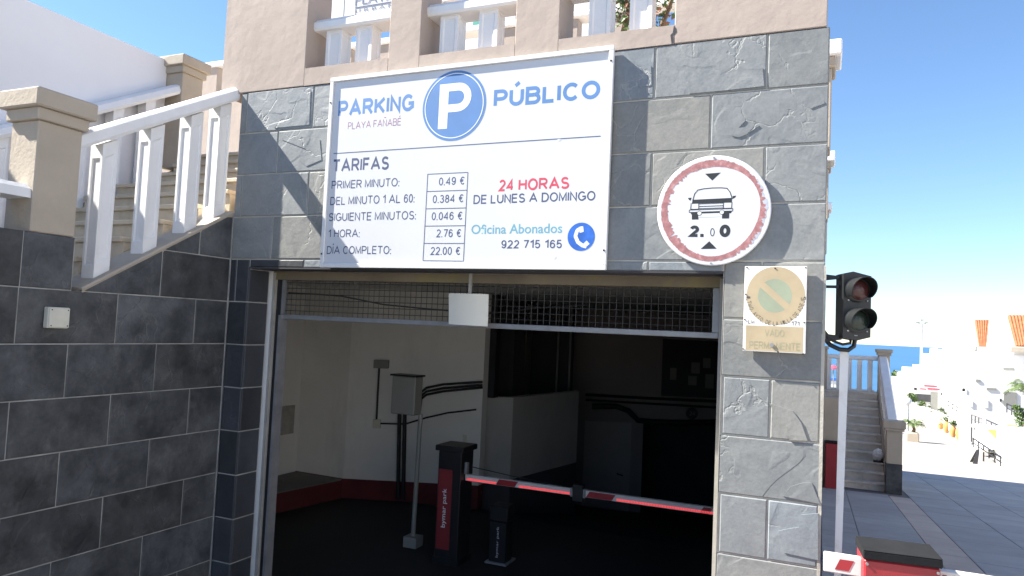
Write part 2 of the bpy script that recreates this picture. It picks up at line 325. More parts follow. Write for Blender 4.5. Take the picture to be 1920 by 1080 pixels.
ACC = {'\u00d1':('N',[(.22,1.20),(.38,1.27),(.60,1.19),(.78,1.26)]), '\u00da':('U',[(.36,1.12),(.72,1.30)]), '\u00c9':('E',[(.36,1.12),(.72,1.30)]), '\u00cd':('I',[(-.02,1.12),(.26,1.30)])}
def stroke_text(s, th):
    """monoline grotesque capitals as flat ribbons, cap height 1; returns verts (x, z, layer) and faces"""
    V, F = [], []; W = []; x = 0.
    def ribbon(P, h, lay):
        n = len(P); closed = (Vector(P[0])-Vector(P[-1])).length < 1e-4
        if closed: P = P[:-1]; n -= 1
        b0 = len(V)
        for i in range(n):
            p = Vector(P[i]); a = Vector(P[i-1]) if (i or closed) else None; c = Vector(P[(i+1)%n]) if (i < n-1 or closed) else None
            d1 = (p-a).normalized() if a is not None else (c-p).normalized(); d2 = (c-p).normalized() if c is not None else d1
            n1 = Vector((-d1.y,d1.x)); n2 = Vector((-d2.y,d2.x)); m_ = n1+n2; m_ = m_/max(.30,1+n1.dot(n2))
            for sg_ in (-1,1): q = p+m_*h*sg_; V.append((q.x,q.y,lay+i*.06))
        for i in range(n if closed else n-1):
            a = b0+2*i; c = b0+2*((i+1)%n); F.append((a,c,c+1,a+1))
    lay = 0
    for ch in s:
        if ch == ' ': x += .40; W.append(len(V)); continue
        acc = None
        if ch in '.:':
            for z in ((0,) if ch == '.' else (0,.50)):
                b0 = len(V); V.extend([(x,z,0),(x+th,z,0),(x+th,z+th,0),(x,z+th,0)]); F.append((b0,b0+1,b0+2,b0+3))
            x += th+.16; continue
        if ch in ACC: ch, acc = ACC[ch]
        w_, st_ = GLY[ch]; w_ = w_
        for P in st_:
            ribbon([(x+th/2+u*w_, th/2+v*(1-th)) for u,v in P], th/2, lay % 3); lay += 1
        if acc: ribbon([(x+th/2+u*max(w_,.34)-(0 if w_ else .02), v) for u,v in acc], th*.5, 0)
        x += w_+th+.17-th*.3
    return V, F, W
def flush_text():
    global TQ
    rest = []
    for q in TQ:
        s, x0, x1, z, cap, mt, parent, y, name, bold, rot, label = q
        if any(c.islower() for c in s) or (mt is M['ink_dark'] and parent.name.startswith('terrace_sign')): rest.append(q); continue
        V, F, W = stroke_text(s, .105+bold*3.6)
        a = min(v[0] for v in V); b_ = max(v[0] for v in V); sx = (x1-x0)/(b_-a); out = []
        for (X,Z,l) in V:
            p = Vector((x0+(X-a)*sx, -l*.00007, z+Z*cap)); out.append(rot @ p if rot else p+Vector((0,y,0)))
        W = [0]+W+[len(V)]
        for i in range(len(W)-1):                     # one printed word, one part
            a, c = W[i], W[i+1]
            me = bpy.data.meshes.new(name); me.from_pydata(out[a:c], [], [tuple(j-a for j in f) for f in F if a <= f[0] < c]); me.update(); link(name, me, mt, parent)
    TQ = rest
    def mk(s, bold):
        c = bpy.data.curves.new('t', 'FONT'); c.body = s; c.size = 1; c.offset = bold; c.resolution_u = 3
        o = bpy.data.objects.new('t', c); COL.objects.link(o); return o
    objs = [mk(q[0], q[9]) for q in TQ]; ref = mk('H', 0.012)
    dg = bpy.context.evaluated_depsgraph_get(); dg.update()
    caph = max(v.co.y for v in bpy.data.meshes.new_from_object(ref.evaluated_get(dg)).vertices)
    for o, (s, x0, x1, z, cap, mt, parent, y, name, bold, rot, label) in zip(objs, TQ):
        me = bpy.data.meshes.new_from_object(o.evaluated_get(dg)); me.materials.clear()
        xs = [v.co.x for v in me.vertices]; a, b_ = min(xs), max(xs); sx = (x1-x0)/(b_-a); sz = cap/caph
        for v in me.vertices:
            X = x0 + (v.co.x-a)*sx; Z = z + v.co.y*sz
            if rot: p = rot @ Vector((X, 0, Z)); v.co = p
            else: v.co = (X, y, Z)
        bm = bmesh.new(); bm.from_mesh(me); bmesh.ops.triangulate(bm, faces=bm.faces[:]); bm.to_mesh(me); bm.free()
        r = link(name, me, mt, parent)
        if label: r['label'] = label
    for o in objs + [ref]: bpy.data.objects.remove(o)

# ================================================================== GROUND / SETTING
# the street sheet stops at the garage: cut as four strips round the interior ramp
def strip(x0,x1,y0,y1,dz=0.): return [(x0,y0,gz(0,y0)+dz),(x1,y0,gz(0,y0)+dz),(x1,y1,gz(0,y1)+dz),(x0,y1,gz(0,y1)+dz)]
g = MB()
for a in ((-90,150,-40,-7),(-90,-2.6,-7,12),(3.60,150,-7,12),(-90,150,12,22),(-90,150,22,185),(-2.6,3.6,11.5,12)): g.add(strip(*a), [(0,1,2,3)])
tag(g.build('ground', M['street']), kind='structure')
g = MB().add(strip(-2.6,3.6,-7,0.0), [(0,1,2,3)]); tag(g.build('driveway', M['asphalt']), kind='structure')
g = MB().add([(-20000,184.5,-12.0),(20000,184.5,-12.0),(20000,40000,-12.0),(-20000,40000,-12.0)], [(0,1,2,3)])
tag(g.build('sea', M['sea']), kind='structure')

# pavement on the right: slabs with real joints in bands that run down the street
pv = thing('pavement', None, None, (5, 5, gz(0, 5))); tag(pv, kind='structure')
MB().add(strip(3.89,9.2,-1.0,20.5,.003), [(0,1,2,3)]).build('bedding', M['joint'], pv)
def slab(x0,x1,y0,y1,mt):
    c = Vector(((x0+x1)/2,(y0+y1)/2,0)); g_ = .004
    tilt = random.uniform(-.0012,.0012)
    vs = []
    for dz, ins in ((.004,0),(.011,0),(.014,.005)):
        for (X,Y) in ((x0+g_+ins,y0+g_+ins),(x1-g_-ins,y0+g_+ins),(x1-g_-ins,y1-g_-ins),(x0+g_+ins,y1-g_-ins)):
            vs.append((X,Y,gz(0,Y)+dz+tilt))
    fs = [(8,9,10,11)] + [(i,(i+1)%4,4+(i+1)%4,4+i) for i in range(4)] + [(4+i,4+(i+1)%4,8+(i+1)%4,8+i) for i in range(4)]
    MB().add(vs,fs).build('paving_slab', mt, pv)
bands = [(3.90,4.35,.45,'paver'),(4.35,5.12,.62,'paver'),(5.12,5.50,.62,'paver_warm'),(5.50,6.30,.75,'paver'),(6.30,7.13,.75,'paver'),(7.13,8.00,.80,'paver'),(8.00,9.10,.85,'paver')]
for i, (x0,x1,L_,mt) in enumerate(bands):
    y = -1.0 + (i % 3)*.23
    while y < 20.2:
        l = L_*random.uniform(.85,1.15); y2 = min(y+l, 20.4)
        if not (x0 < 5.3 and y2 > 13.0): slab(x0, x1, y, y2, M[mt])
        y = y2
# sunlit warm band where the shade ends
MB().add(strip(3.9,16,20.5,21.4,.006), [(0,1,2,3)]).build('stone_band', M['paver_warm'], pv)

# ================================================================== GARAGE BUILDING
gb = thing('garage_building', 'grey slate clad car park entrance with beige parapet and dark vehicle doorway', 'building', (1.9, 0, -.33))
P3 = lambda X,Y,Z: (X,Y,Z)
def tile(poly, plane, mt, parent=gb, gap=.0045, proud=.0, depth=.012, extra=None):
    """stone tile: poly = 2D convex outline on a wall; plane maps (u, v, outward) -> xyz"""
    n = len(poly); c = Vector((sum(p[0] for p in poly)/n, sum(p[1] for p in poly)/n))
    def inset(d):
        out = []
        for i in range(n):
            p0, p1, p2 = Vector(poly[i-1]), Vector(poly[i]), Vector(poly[(i+1)%n])
            e1 = (p1-p0).normalized(); e2 = (p2-p1).normalized()
            n1 = Vector((-e1.y,e1.x)); n2 = Vector((-e2.y,e2.x))
            if n1.dot(c-p1) < 0: n1 = -n1
            if n2.dot(c-p1) < 0: n2 = -n2
            k = (n1+n2); k = k/max(.35, (1+n1.dot(n2))); out.append(p1 + k*d)
        return out
    a, b_, e = inset(gap), inset(gap), inset(gap+.005)
    tx, ty = random.uniform(-.003,.003), random.uniform(-.003,.003); pr = proud + random.uniform(-.0008,.0012)
    def hz(p): return pr + (p.x-c.x)*tx + (p.y-c.y)*ty
    vs = [plane(p.x,p.y,-depth) for p in a] + [plane(p.x,p.y,hz(p)-.004+random.uniform(-.0008,.0008)) for p in b_] + [plane(p.x,p.y,hz(p)) for p in e]
    cc = e[0]*0
    for p in e: cc += p/n
    fs = [(i,(i+1)%n,n+(i+1)%n,n+i) for i in range(n)] + [(n+i,n+(i+1)%n,2*n+(i+1)%n,2*n+i) for i in range(n)]
    fs += [tuple(range(2*n,3*n))]
    mb = MB().add(vs, fs)
    if extra:                                        # raised cleft flakes on the face of this stone
        for pl, h in extra:
            m_ = len(pl); v2 = [plane(u,v,hz(Vector((u,v)))-.002) for u,v in pl] + [plane(u,v,hz(Vector((u,v)))+h) for u,v in pl]
            mb.add(v2, [(i,(i+1)%m_,m_+(i+1)%m_,m_+i) for i in range(m_)] + [tuple(range(m_,2*m_))])
    return mb.build('stone_tile', mt, parent)
FACE = lambda u,v,d: (u,-d,v)                         # facade, Y=0
LEFT = lambda u,v,d: (d,u,v)                          # stair wall, X=0
Z0 = 3.2
def rz(k): return Z0 - .3*k
# backing (grout) of the facade: walls with the grout face 6 mm behind the stone
def body(x0,x1,z0,z1,y1=.20,mt='grout',y0=.006,nm='facade_wall'): MB().box(x0,x1,y0,y1,z0,z1).build(nm, M[mt], gb)
body(0.0,3.878,1.946,3.196)
body(3.392,3.878,-.42,1.943)
body(.006,.170,-.5,1.943,.20,'grout_dark')
rowA = [0.0,.06,.647,1.23,1.815,2.40,2.99,3.58,3.881]
rowB = [0.0,.36,.945,1.53,2.12,2.71,3.30,3.881]
def px2(x,y): p = on(x,y,1,0.); return (p.x,p.z)
flakes = {}
arc = [(1230,181),(1290,176),(1297,160),(1315,146),(1345,131),(1365,121),(1390,120),(1410,123),(1431,128),(1434,164)]
fl0 = [px2(*p) for p in arc[1:]] 
flakes[(0,6)] = [([px2(*p) for p in ((1293,176),(1297,160),(1330,139),(1365,122),(1395,120),(1430,128),(1433,162),(1360,170))], .006)]
flakes[(0,5)] = [([px2(*p) for p in ((1194,165),(1222,160),(1221,124),(1217,135),(1218,158),(1200,160))], .003)]
flakes[(1,6)] = [([px2(*p) for p in ((1372,255),(1378,232),(1398,226),(1385,240),(1424,236),(1400,252),(1385,258))], .004),
                 ([px2(*p) for p in ((1515,200),(1545,190),(1546,194),(1520,204))], .003)]
flakes[(0,1)] = [([px2(*p) for p in ((515,240),(530,222),(541,206),(560,198),(565,180),(583,170),(580,234))], .0035)]
flakes[(1,1)] = [([px2(*p) for p in ((529,262),(560,268),(580,250),(600,262),(603,300),(575,312),(560,300),(575,280))], .003)]
flakes[(4,'p')] = []
for k in range(5):
    js = rowA if k % 2 == 0 else rowB
    for i in range(len(js)-1):
        a, c = js[i], js[i+1]; top, bot = rz(k), rz(k+1)
        if k < 4:
            tile([(a,bot),(c,bot),(c,top),(a,top)], FACE, M['slate_light'], extra=flakes.get((k,i)))
        else:
            for (u0,u1,zb) in ((max(a,0),min(c,.178),bot),(max(a,.178),min(c,3.389),1.942),(max(a,3.389),c,bot)):
                if u1-u0 > .03: tile([(u0,zb),(u1,zb),(u1,top),(u0,top)], FACE, M['slate_light'] if u0 > .3 else M['slate_shaded'])
PXR = lambda pts: [px2(*p) for p in pts]
pf = {6:[(PXR([(1442,756),(1462,762),(1486,770),(1502,792),(1514,826),(1480,825),(1474,800),(1462,788)]),.006)],
      7:[(PXR([(1352,880),(1368,850),(1404,825),(1420,826),(1380,842),(1366,862),(1356,890)]),-.0005),(PXR([(1468,930),(1482,912),(1506,905),(1522,905),(1538,945)]),.004)],
      8:[(PXR([(1460,995),(1474,992),(1498,988),(1502,965),(1534,962),(1534,1050),(1470,1036),(1462,1010)]),.004)]}
for k in range(5, 12):
    top, bot = rz(k), rz(k+1)
    mid = [3.389,3.635,3.881] if k % 2 == 0 else [3.389,3.881]
    if k == 4: mid = [3.389,3.58,3.881]
    for i in range(len(mid)-1):
        e = .012 if len(mid) == 3 else 0
        tile([(mid[i]+(e if i==0 else 0),bot),(mid[i+1]-(e if i==len(mid)-2 else 0),bot),(mid[i+1]-(e if i==len(mid)-2 else 0),top),(mid[i]+(e if i==0 else 0),top)], FACE, M['slate_light'], extra=pf.get(k) if i==len(mid)-2 else None)
    tile([(0.004,bot),(.176,bot),(.176,top),(0.004,top)], FACE, M['slate_shaded'])
    tile([(.004,1.7),(.206,1.7),(.206,1.932),(.004,1.932)], (lambda u,v,d: (.178+d,u,v)), M['slate_shaded']) if k == 5 else None
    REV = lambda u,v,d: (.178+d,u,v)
    tile([(.004,bot),(.206,bot),(.206,top),(.004,top)], REV, M['slate_shaded'])
MB().box(3.389,3.392,.0,.2,-.4,1.94).build('jamb_trim', M['steel_pale'], gb)
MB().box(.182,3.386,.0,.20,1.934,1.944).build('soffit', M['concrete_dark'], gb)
MB().box(3.868,3.8835,-.0005,.2,-.42,1.98).build('corner_trim', M['grout'], gb)
# solid body behind and beside
MB().box(-.19,3.876,.21,9.3,2.02,3.195).build('terrace_slab', M['beige'], gb)
MB().box(3.40,3.877,.201,19.0,-3.2,2.018).build('side_wall', M['beige'], gb)
MB().box(-2.2,3.39,11.0,19.0,-3.2,3.19).build('rear_block', M['beige'], gb)
MB().box(3.40,3.877,9.31,19.0,2.02,3.19).build('side_parapet', M['beige'], gb)
# beige parapet with three openings (X ranges measured), wall 0.25 thick
TP = 5.3
op = [(.558,1.233,3.322),(1.470,2.133,3.312),(2.414,3.092,3.306)]
mb = MB()
xs = [-.196] + [v for o_ in op for v in o_[:2]] + [3.864]
def wallpiece(x0,x1,z0,z1):
    mb.bbox(x0,x1,-.004,.25,z0,z1,.004)
bm = bmesh.new()
outer = [(-.196,3.2),(3.864,3.2)]
for i in range(0,len(xs),2): wallpiece(xs[i], xs[i+1], 3.2, TP)
for (a,c,z) in op: mb.box(a,c,-.004,.25,3.2,z); mb.box(a,c,-.004,.25,4.5,TP)
mb.build('parapet', M['beige'], gb)
# spalled render on the parapet: small chips and a crack
ck = thing('render_crack', 'dark vertical crack in the beige render right of the third opening', 'crack', (3.07,-.005,3.25))
MB().prism([(3.078,3.200),(3.090,3.205),(3.086,3.245),(3.104,3.262),(3.100,3.285),(3.088,3.300),(3.082,3.262),(3.070,3.250)],1,-.0052,-.0035).build('crack_gap', M['concrete_dark'], ck)
# side terrace post caps peeping round the corner
for (yy) in (2.5, 6.3, 10.1):
    p_ = thing('terrace_post', {2.5:'nearer white capped post stub sticking out past the corner of the facade',6.3:'farther white capped post stub sticking out lower past the corner',10.1:'white capped terrace post hidden behind the corner of the facade'}[yy], 'post', (3.7,yy,3.195), 'terrace posts along the side of the building')
    MB().bbox(3.60,3.90,yy,yy+.3,3.195,3.87,.01).build('shaft', M['beige_post'], p_)
    MB().bbox(3.57,3.93,yy-.03,yy+.33,3.87,3.96,.01).build('collar', M['beige_post'], p_)
    MB().bbox(3.54,3.975,yy-.06,yy+.36,3.96,4.09,.012).build('cap', M['white'], p_)
sr = thing('side_railing', 'white rail joining the post stubs along the terrace side', 'railing', (3.7,6,3.2))
MB().bbox(3.66,3.82,2.81,6.29,3.80,3.9,.02).build('rail', M['white'], sr)
MB().bbox(3.66,3.82,6.61,10.09,3.80,3.9,.02).build('rail', M['white'], sr)

def baluster_mesh(wx, wy, h0, h1, slope=0.0):
    """square baluster with recessed panels, foot cut to the slope of the ledge"""
    mb = MB(); hx, hy = wx/2, wy/2
    def zb(y): return h0 + slope*y
    def zt(y): return h1 + slope*y
    cor = [(-hx,-hy),(hx,-hy),(hx,hy),(-hx,hy)]
    vs = [(x,y,zb(y)) for x,y in cor] + [(x,y,zt(y)) for x,y in cor]
    mb.add(vs, [(0,1,2,3),(4,5,6,7)])
    for i in range(4):
        a, c = cor[i], cor[(i+1)%4]
        A = Vector((a[0],a[1],0)); B = Vector((c[0],c[1],0)); d = (B-A); nrm = Vector((d.y,-d.x,0)).normalized()
        def pt(s, t, dep):
            y = A.y + d.y*s; p = A + d*s - nrm*dep; z0 = zb(y); z1 = zt(y); return (p.x,p.y,z0 + (z1-z0)*t)
        e = .16; L_ = h1-h0; ez = .10
        q = [pt(0,0,0),pt(1,0,0),pt(1,1,0),pt(0,1,0)]
        i1 = [pt(e,ez,0),pt(1-e,ez,0),pt(1-e,1-ez,0),pt(e,1-ez,0)]
        i2 = [pt(e+.07,ez+.015,.007),pt(1-e-.07,ez+.015,.007),pt(1-e-.07,1-ez-.015,.007),pt(e+.07,1-ez-.015,.007)]
        mb.add(q+i1+i2, [(j,(j+1)%4,4+(j+1)%4,4+j) for j in range(4)] + [(4+j,4+(j+1)%4,8+(j+1)%4,8+j) for j in range(4)] + [(8,9,10,11)])
    me = mb.mesh('baluster'); me.materials.append(M['white']); return me
def put(me, name, loc, parent, rot=0):
    o = link(name, me, None, parent); o.matrix_basis = Matrix.Translation(Vector(loc)) @ Matrix.Rotation(rot,4,'Z'); return o

# short balustrades standing inside the three openings
bme = baluster_mesh(.13,.11,0,.30)
obl = ['white rail with two balusters in the left opening of the beige wall','white rail with two balusters in the middle opening of the beige wall','white rail with two balusters in the right opening of the beige wall']
for n_, (a,c,z) in enumerate(op):
    t_ = thing('opening_balustrade', obl[n_], 'balustrade', ((a+c)/2,.16,z), 'balustrades in the parapet openings')
    zt = {0:3.615,1:3.60,2:3.62}[n_]
    mb = MB(); prof = [(.065,zt+.015),(.075,zt),(.235,zt),(.245,zt+.015),(.245,zt+.055),(.215,zt+.085),(.095,zt+.085),(.065,zt+.055)]
    mb.prism(prof,0,a-.02,c+.02); mb.build('rail', M['white'], t_)
    for bx in ({0:(.705,.955),1:(1.615,1.895),2:(2.625,2.872)}[n_]):
        bb = put(bme,'baluster',(bx,.16,z),t_)

# ================================================================== LEFT STAIR WALL (X=0)
sw = thing('stair_wall', 'dark slate clad retaining wall beside the entrance under the stairs', 'wall', (0,-2.5,-.2))
def zs(y): return 2.333 + .567*y                      # top edge of the slate on the slope
mb = MB(); mb.prism([(-7,-.6),(-.001,-.6),(-.001,zs(0)-.03),(-1.16,zs(-1.16)-.03),(-1.16,1.997),(-7,1.997)],0,-.25,-.006); mb.build('wall_core', M['grout_dark'], sw)
ev = [0.0]+[-.57-.585*i for i in range(12)]; od = [0.0]+[-.28-.585*i for i in range(12)]
def clip(poly, f):                                    # keep f(p)<=0
    out = []
    for i in range(len(poly)):
        p, q = poly[i-1], poly[i]; fp, fq = f(p), f(q)
        if (fp <= 0) != (fq <= 0):
            s_ = fp/(fp-fq); out.append((p[0]+(q[0]-p[0])*s_, p[1]+(q[1]-p[1])*s_))
        if fq <= 0: out.append(q)
    return out
for k in range(2, 12):
    top, bot = rz(k), rz(k+1)
    js = list(od if k % 2 else ev)
    if k == 4: js = [0.0,-.57,-1.163,-1.448,-2.04,-2.62,-3.2,-3.8,-4.4,-5,-5.6]
    for i in range(len(js)-1):
        a, c = js[i+1], js[i]
        if c < -4.6: break
        if k < 5 and a > -1.17+.001 or k < 4:
            poly = clip([(a,bot),(c,bot),(c,top),(a,top)], lambda p: p[1]-zs(p[0]))
            if a < -1.165 and k < 4: poly = []
        elif k == 4 and abs(a+1.163) < .01: poly = clip([(a,bot),(c,bot),(c,top),(a,top)], lambda p: p[1]-zs(p[0]))
        else: poly = [(a,bot),(c,bot),(c,top),(a,top)]
        if k < 4 and c < -.6: poly = []
        # drop slivers and doubled points
        q = []
        for p in poly:
            if not q or (Vector(p)-Vector(q[-1])).length > .012: q.append(p)
        if len(q) > 2 and (Vector(q[0])-Vector(q[-1])).length < .012: q.pop()
        if len(q) < 3: continue
        ar = abs(sum(q[i_-1][0]*q[i_][1]-q[i_][0]*q[i_-1][1] for i_ in range(len(q))))/2
        if ar < .002: continue
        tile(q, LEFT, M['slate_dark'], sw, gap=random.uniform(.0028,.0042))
# sloping beige ledge on top of the slate
mb = MB(); ys = (-1.10, -.003)
vs = [(x,y,zs(y)+dz) for y in ys for (x,dz) in ((-.005,-.028),(.004,.0),(-.005,.012),(-.25,.012),(-.25,-.028))]
mb.add(vs, [(i,(i+1)%5,5+(i+1)%5,5+i) for i in range(5)]+[(0,1,2,3,4),(5,6,7,8,9)]); mb.build('ledge', M['beige_post'], sw)
# electrical junction box on the slate
jb = thing('junction_box', 'small cream square electrical box screwed to the dark slate wall', 'electrical box', (.01,-1.25,1.5))
c1 = on(84,577,0,.02); 
MB().bbox(.002,.040,-1.312,-1.192,1.488,1.602,.004).build('box_body', M['plastic_cream'], jb)
MB().bbox(.041,.049,-1.309,-1.195,1.491,1.599,.003).build('lid', M['plastic_cream'], jb)
for yy in (-1.298,-1.206):
    for zz in (1.502,1.588): MB().tube([(.049,yy,zz),(.051,yy,zz)],.0035,8).build('screw', M['cable'], jb)

# near stair balustrade
nb = thing('stair_balustrade', 'white sloping rail with four panelled balusters meeting the slate facade', 'balustrade', (-.1,-.6,2.0))
rp = [(-.15,0.),(-.16,.03),(-.15,.075),(-.115,.098),(-.055,.098),(-.03,.078),(-.022,.02),(-.03,0.)]
def rail(y0, z0, y1, z1, prof, name, parent, dx=0, mt='white'):
    n = len(prof); vs = [(x+dx,y0,z0+dz) for x,dz in prof]+[(x+dx,y1,z1+dz) for x,dz in prof]
    MB().add(vs, [(i,(i+1)%n,n+(i+1)%n,n+i) for i in range(n)]+[tuple(range(n)),tuple(range(n,2*n))]).build(name, M[mt], parent)
rail(-1.16,2.505,.012,3.155,rp,'rail',nb)
SL = .5546
nme = baluster_mesh(.105,.10,0,.80,SL)
for yb in (-.944,-.625,-.319,-.075): put(nme,'baluster',(-.113,yb,zs(yb)+.008),nb)
# post 1 and post 2
def pillar(name, label, x0,x1,y0,y1,z0,zc,grp='beige capped stair posts'):
    t_ = thing(name, label, 'post', ((x0+x1)/2,(y0+y1)/2,z0), grp)
    MB().bbox(x0,x1,y0,y1,z0,zc,.006).build('shaft', M['beige_post'], t_)
    MB().bbox(x0-.022,x1+.022,y0-.022,y1+.022,zc,zc+.065,.005).build('collar', M['beige_post'], t_)
    MB().bbox(x0-.05,x1+.05,y0-.05,y1+.05,zc+.065,zc+.165,.008).build('cap', M['beige_post'], t_)
    return t_
pillar('stair_post','large beige capped post at the foot of the near stair rail',-.232,-.006,-1.415,-1.165,2.0,2.603)
pillar('stair_post','small beige capped post at the top of the far stair rail',-2.10,-1.86,1.11,1.36,3.0,3.93)
# low rail running towards the street from post 1
lb = thing('landing_balustrade', 'low white rail end with balusters left of the large beige post', 'balustrade', (-.1,-2.5,2.0))
rail(-6.0,2.178,-1.415,2.178,[(-.20,0),(-.20,.04),(-.17,.075),(-.06,.075),(-.028,.05),(-.022,.0)],'rail',lb)
lme = baluster_mesh(.105,.10,0,.178)
for i in range(8): put(lme,'baluster',(-.11,-1.60-.31*i,2.0),lb)
# far balustrade
fb = thing('far_balustrade', 'far white sloping stair rail in front of the smooth white wall', 'balustrade', (-1.95,0,2.2))
fs_ = .538
rail(-1.0,2.58,1.12,2.58+fs_*2.12,[(-.09,0),(-.10,.03),(-.08,.08),(-.04,.10),(.04,.10),(.08,.08),(.10,.03),(.09,0)],'rail',fb,dx=-1.97)
rail(-6.0,2.58,-1.0,2.58,[(-.09,0),(-.10,.03),(-.08,.08),(-.04,.10),(.04,.10),(.08,.08),(.10,.03),(.09,0)],'lower_rail',fb,dx=-1.97)
fme = baluster_mesh(.105,.10,0,.78,fs_)
for i in range(6): yb = -.78+.32*i; put(fme,'baluster',(-1.96,yb,2.58-.78+fs_*(yb+1.0)),fb)
fme2 = baluster_mesh(.105,.10,0,.78)
for i in range(8): yb = -1.25-.32*i; put(fme2,'baluster',(-1.96,yb,1.80),fb)
mb = MB(); mb.prism([(-7,.2),(.19,.2),(.19,1.80+fs_*1.19),(-1.0,1.80),(-7,1.80)],0,-2.06,-1.86); mb.prism([(.1905,2.02),(1.4,2.02),(1.4,1.80+fs_*2.4),(.1905,1.80+fs_*1.1905)],0,-2.06,-1.86); mb.build('stringer_wall', M['beige_post'], fb)
# stairs between the two balustrades
st = thing('stairs', 'beige stone steps climbing between the two white stair rails', 'stairs', (-1,-1.2,1.6))
zz = 1.60; yy = -1.25
MB().box(-1.86,-.252,-7,yy,-.5,zz).build('landing', M['beige_step'], st)
i = 0
while zz < 3.15:
    zz += .158; 
    MB().box(-1.858,-.254,yy+.01,yy+.292,max(zz-.3,2.02 if yy > -.2 else 0),zz-.035).build('riser', M['beige_step'], st)
    MB().bbox(-1.857,-.255,yy-.012,yy+.290,zz-.035,zz,.006).build('tread', M['beige_step'], st)
    yy += .29; i += 1
MB().box(-1.86,-.25,yy,9.3,2.02,zz+.02).build('upper_landing', M['beige_step'], st)
MB().box(-1.86,-.254,-1.2,.19,.3,1.6).build('stair_base', M['beige_step'], st)
# smooth white wall
ww = thing('white_wall', 'tall smooth white wall behind the stairs at top left', 'wall', (-2.2,-3,0))
MB().box(-2.32,-2.065,-9,1.10,-.3,4.062).build('wall_body', M['white_wall'], ww)

MB().box(-.005,.0035,-.004,.0045,-.42,2.33).build('corner_joint', M['grout_dark'], gb)
# ================================================================== DOORWAY FRAME AND GRILLE
df = thing('door_frame', 'weathered steel door frame around the garage opening with stained header beam', 'door frame', (1.75,.25,-.4))
MB().box(.188,.228,.212,.272,-.5,1.925).build('jamb', M['steel_pale'], df)
MB().box(.231,.262,.235,.30,-.5,1.925).build('jamb_channel', M['black_paint'], df)
MB().box(.264,.284,.225,.30,-.5,1.62).build('jamb_strip', M['steel'], df)
MB().box(3.345,3.386,.212,.30,-.5,1.925).build('jamb', M['steel_pale'], df)
MB().box(.19,3.385,.215,.33,1.875,1.932).build('header_beam', M['rust_beam'], df)
gr = thing('grille_panel', 'wire mesh grille in a steel frame across the top of the garage opening', 'grille', (1.8,.28,1.6))
MB().bbox(.262,3.34,.245,.285,1.592,1.625,.003).build('bottom_rail', M['steel'], gr)
MB().box(.264,.290,.245,.285,1.626,1.873).build('side_rail', M['steel'], gr)
MB().box(3.305,3.34,.245,.285,1.626,1.873).build('side_rail', M['steel'], gr)
mb = MB(); x = .30
while x < 3.30: mb.tube([(x,.262,1.62),(x,.262,1.875)],.0026,4,False); x += .0415
for k in range(6): z = 1.655+.0405*k; mb.tube([(.29,.266,z),(3.305,.266,z)],.0026,4,False)
tag(mb.build('wire_mesh', M['wire'], gr), kind='stuff')
cb = thing('sagging_cable', 'black cable sagging behind the wire grille', 'cable', (1.0,.4,1.7))
MB().tube([on(x,y,1,.45) for x,y in ((525,548),(560,550),(600,552),(640,555),(680,563),(720,571),(760,575),(800,579),(850,583),(900,590),(1000,578),(1100,572))],.006,6).build('cable_run', M['cable'], cb)
hp = thing('hanging_panel', 'blank curved white plate hanging from the header beam over the grille', 'panel', (1.84,.13,1.6))
vs = []; n_ = 8
for i in range(n_+1):
    s_ = i/n_; X = 1.703+s_*.272; bow = .018*math.sin(math.pi*s_)
    for (dy) in (0,.003): vs += [(X+.016*0,.135-bow+dy,1.607-.004*s_),(X-.006*(1-s_)-.004,.135-bow+dy,1.802)]
fs = []
for i in range(n_):
    a = i*4; b_ = a+4; fs += [(a,b_,b_+1,a+1),(a+2,a+3,b_+3,b_+2),(a+1,b_+1,b_+3,a+3),(a,a+2,b_+2,b_)]
fs += [(0,1,3,2),(n_*4,n_*4+2,n_*4+3,n_*4+1)]
MB().add(vs,fs,True).build('plate', M['cream_plate'], hp)
MB().box(1.835,1.855,.125,.135,1.795,1.93).build('strap', M['steel_pale'], hp)

# ================================================================== SIGNS
SY = -.05
def prt(poly, name, mt, parent, y=SY-.0015, t=.0006):     # printed flat shape on a sign
    return MB().prism(poly,1,y-t,y).build(name, mt, parent)
def P2(x,y,Y=SY): p = on(x,y,1,Y); return (p.x,p.z)
sg = thing('tariff_sign', 'large white parking tariff sign with blue letter P above the opening', 'sign', (1.8,-.03,1.94))
SX0,SX1,SZ0,SZ1 = .818,2.765,1.942,3.214
MB().box(SX0+.004,SX1-.004,-.036,-.012,SZ0+.004,SZ1-.004).build('panel', M['sign_white'], sg)
# folded front edge frame, slightly proud
fw_ = .028
mb = MB(); mb.bbox(SX0,SX1,-.050,-.0365,SZ1-fw_,SZ1,.003); mb.bbox(SX0,SX1,-.050,-.0365,SZ0,SZ0+fw_,.003)
mb.bbox(SX0,SX0+fw_,-.050,-.0365,SZ0+fw_+.0005,SZ1-fw_-.0005,.003); mb.bbox(SX1-fw_,SX1,-.050,-.0365,SZ0+fw_+.0005,SZ1-fw_-.0005,.003)
sfr = mb.build('frame', M['sign_frame'], sg)
mb = MB()
for x in (1.1,2.4): mb.box(x,x+.04,-.012,.004,SZ0+.05,SZ1-.06)
mb.build('bracket', M['steel'], sg)
for (x,z) in ((SX0+.014,SZ1-.17),(SX1-.014,SZ1-.09),(SX0+.014,SZ0+.09),(SX1-.014,SZ0+.11)):
    MB().tube([(x,-.050,z),(x,-.054,z)],.006,8).build('bolt', M['cable'], sfr)
SYP = -.0364
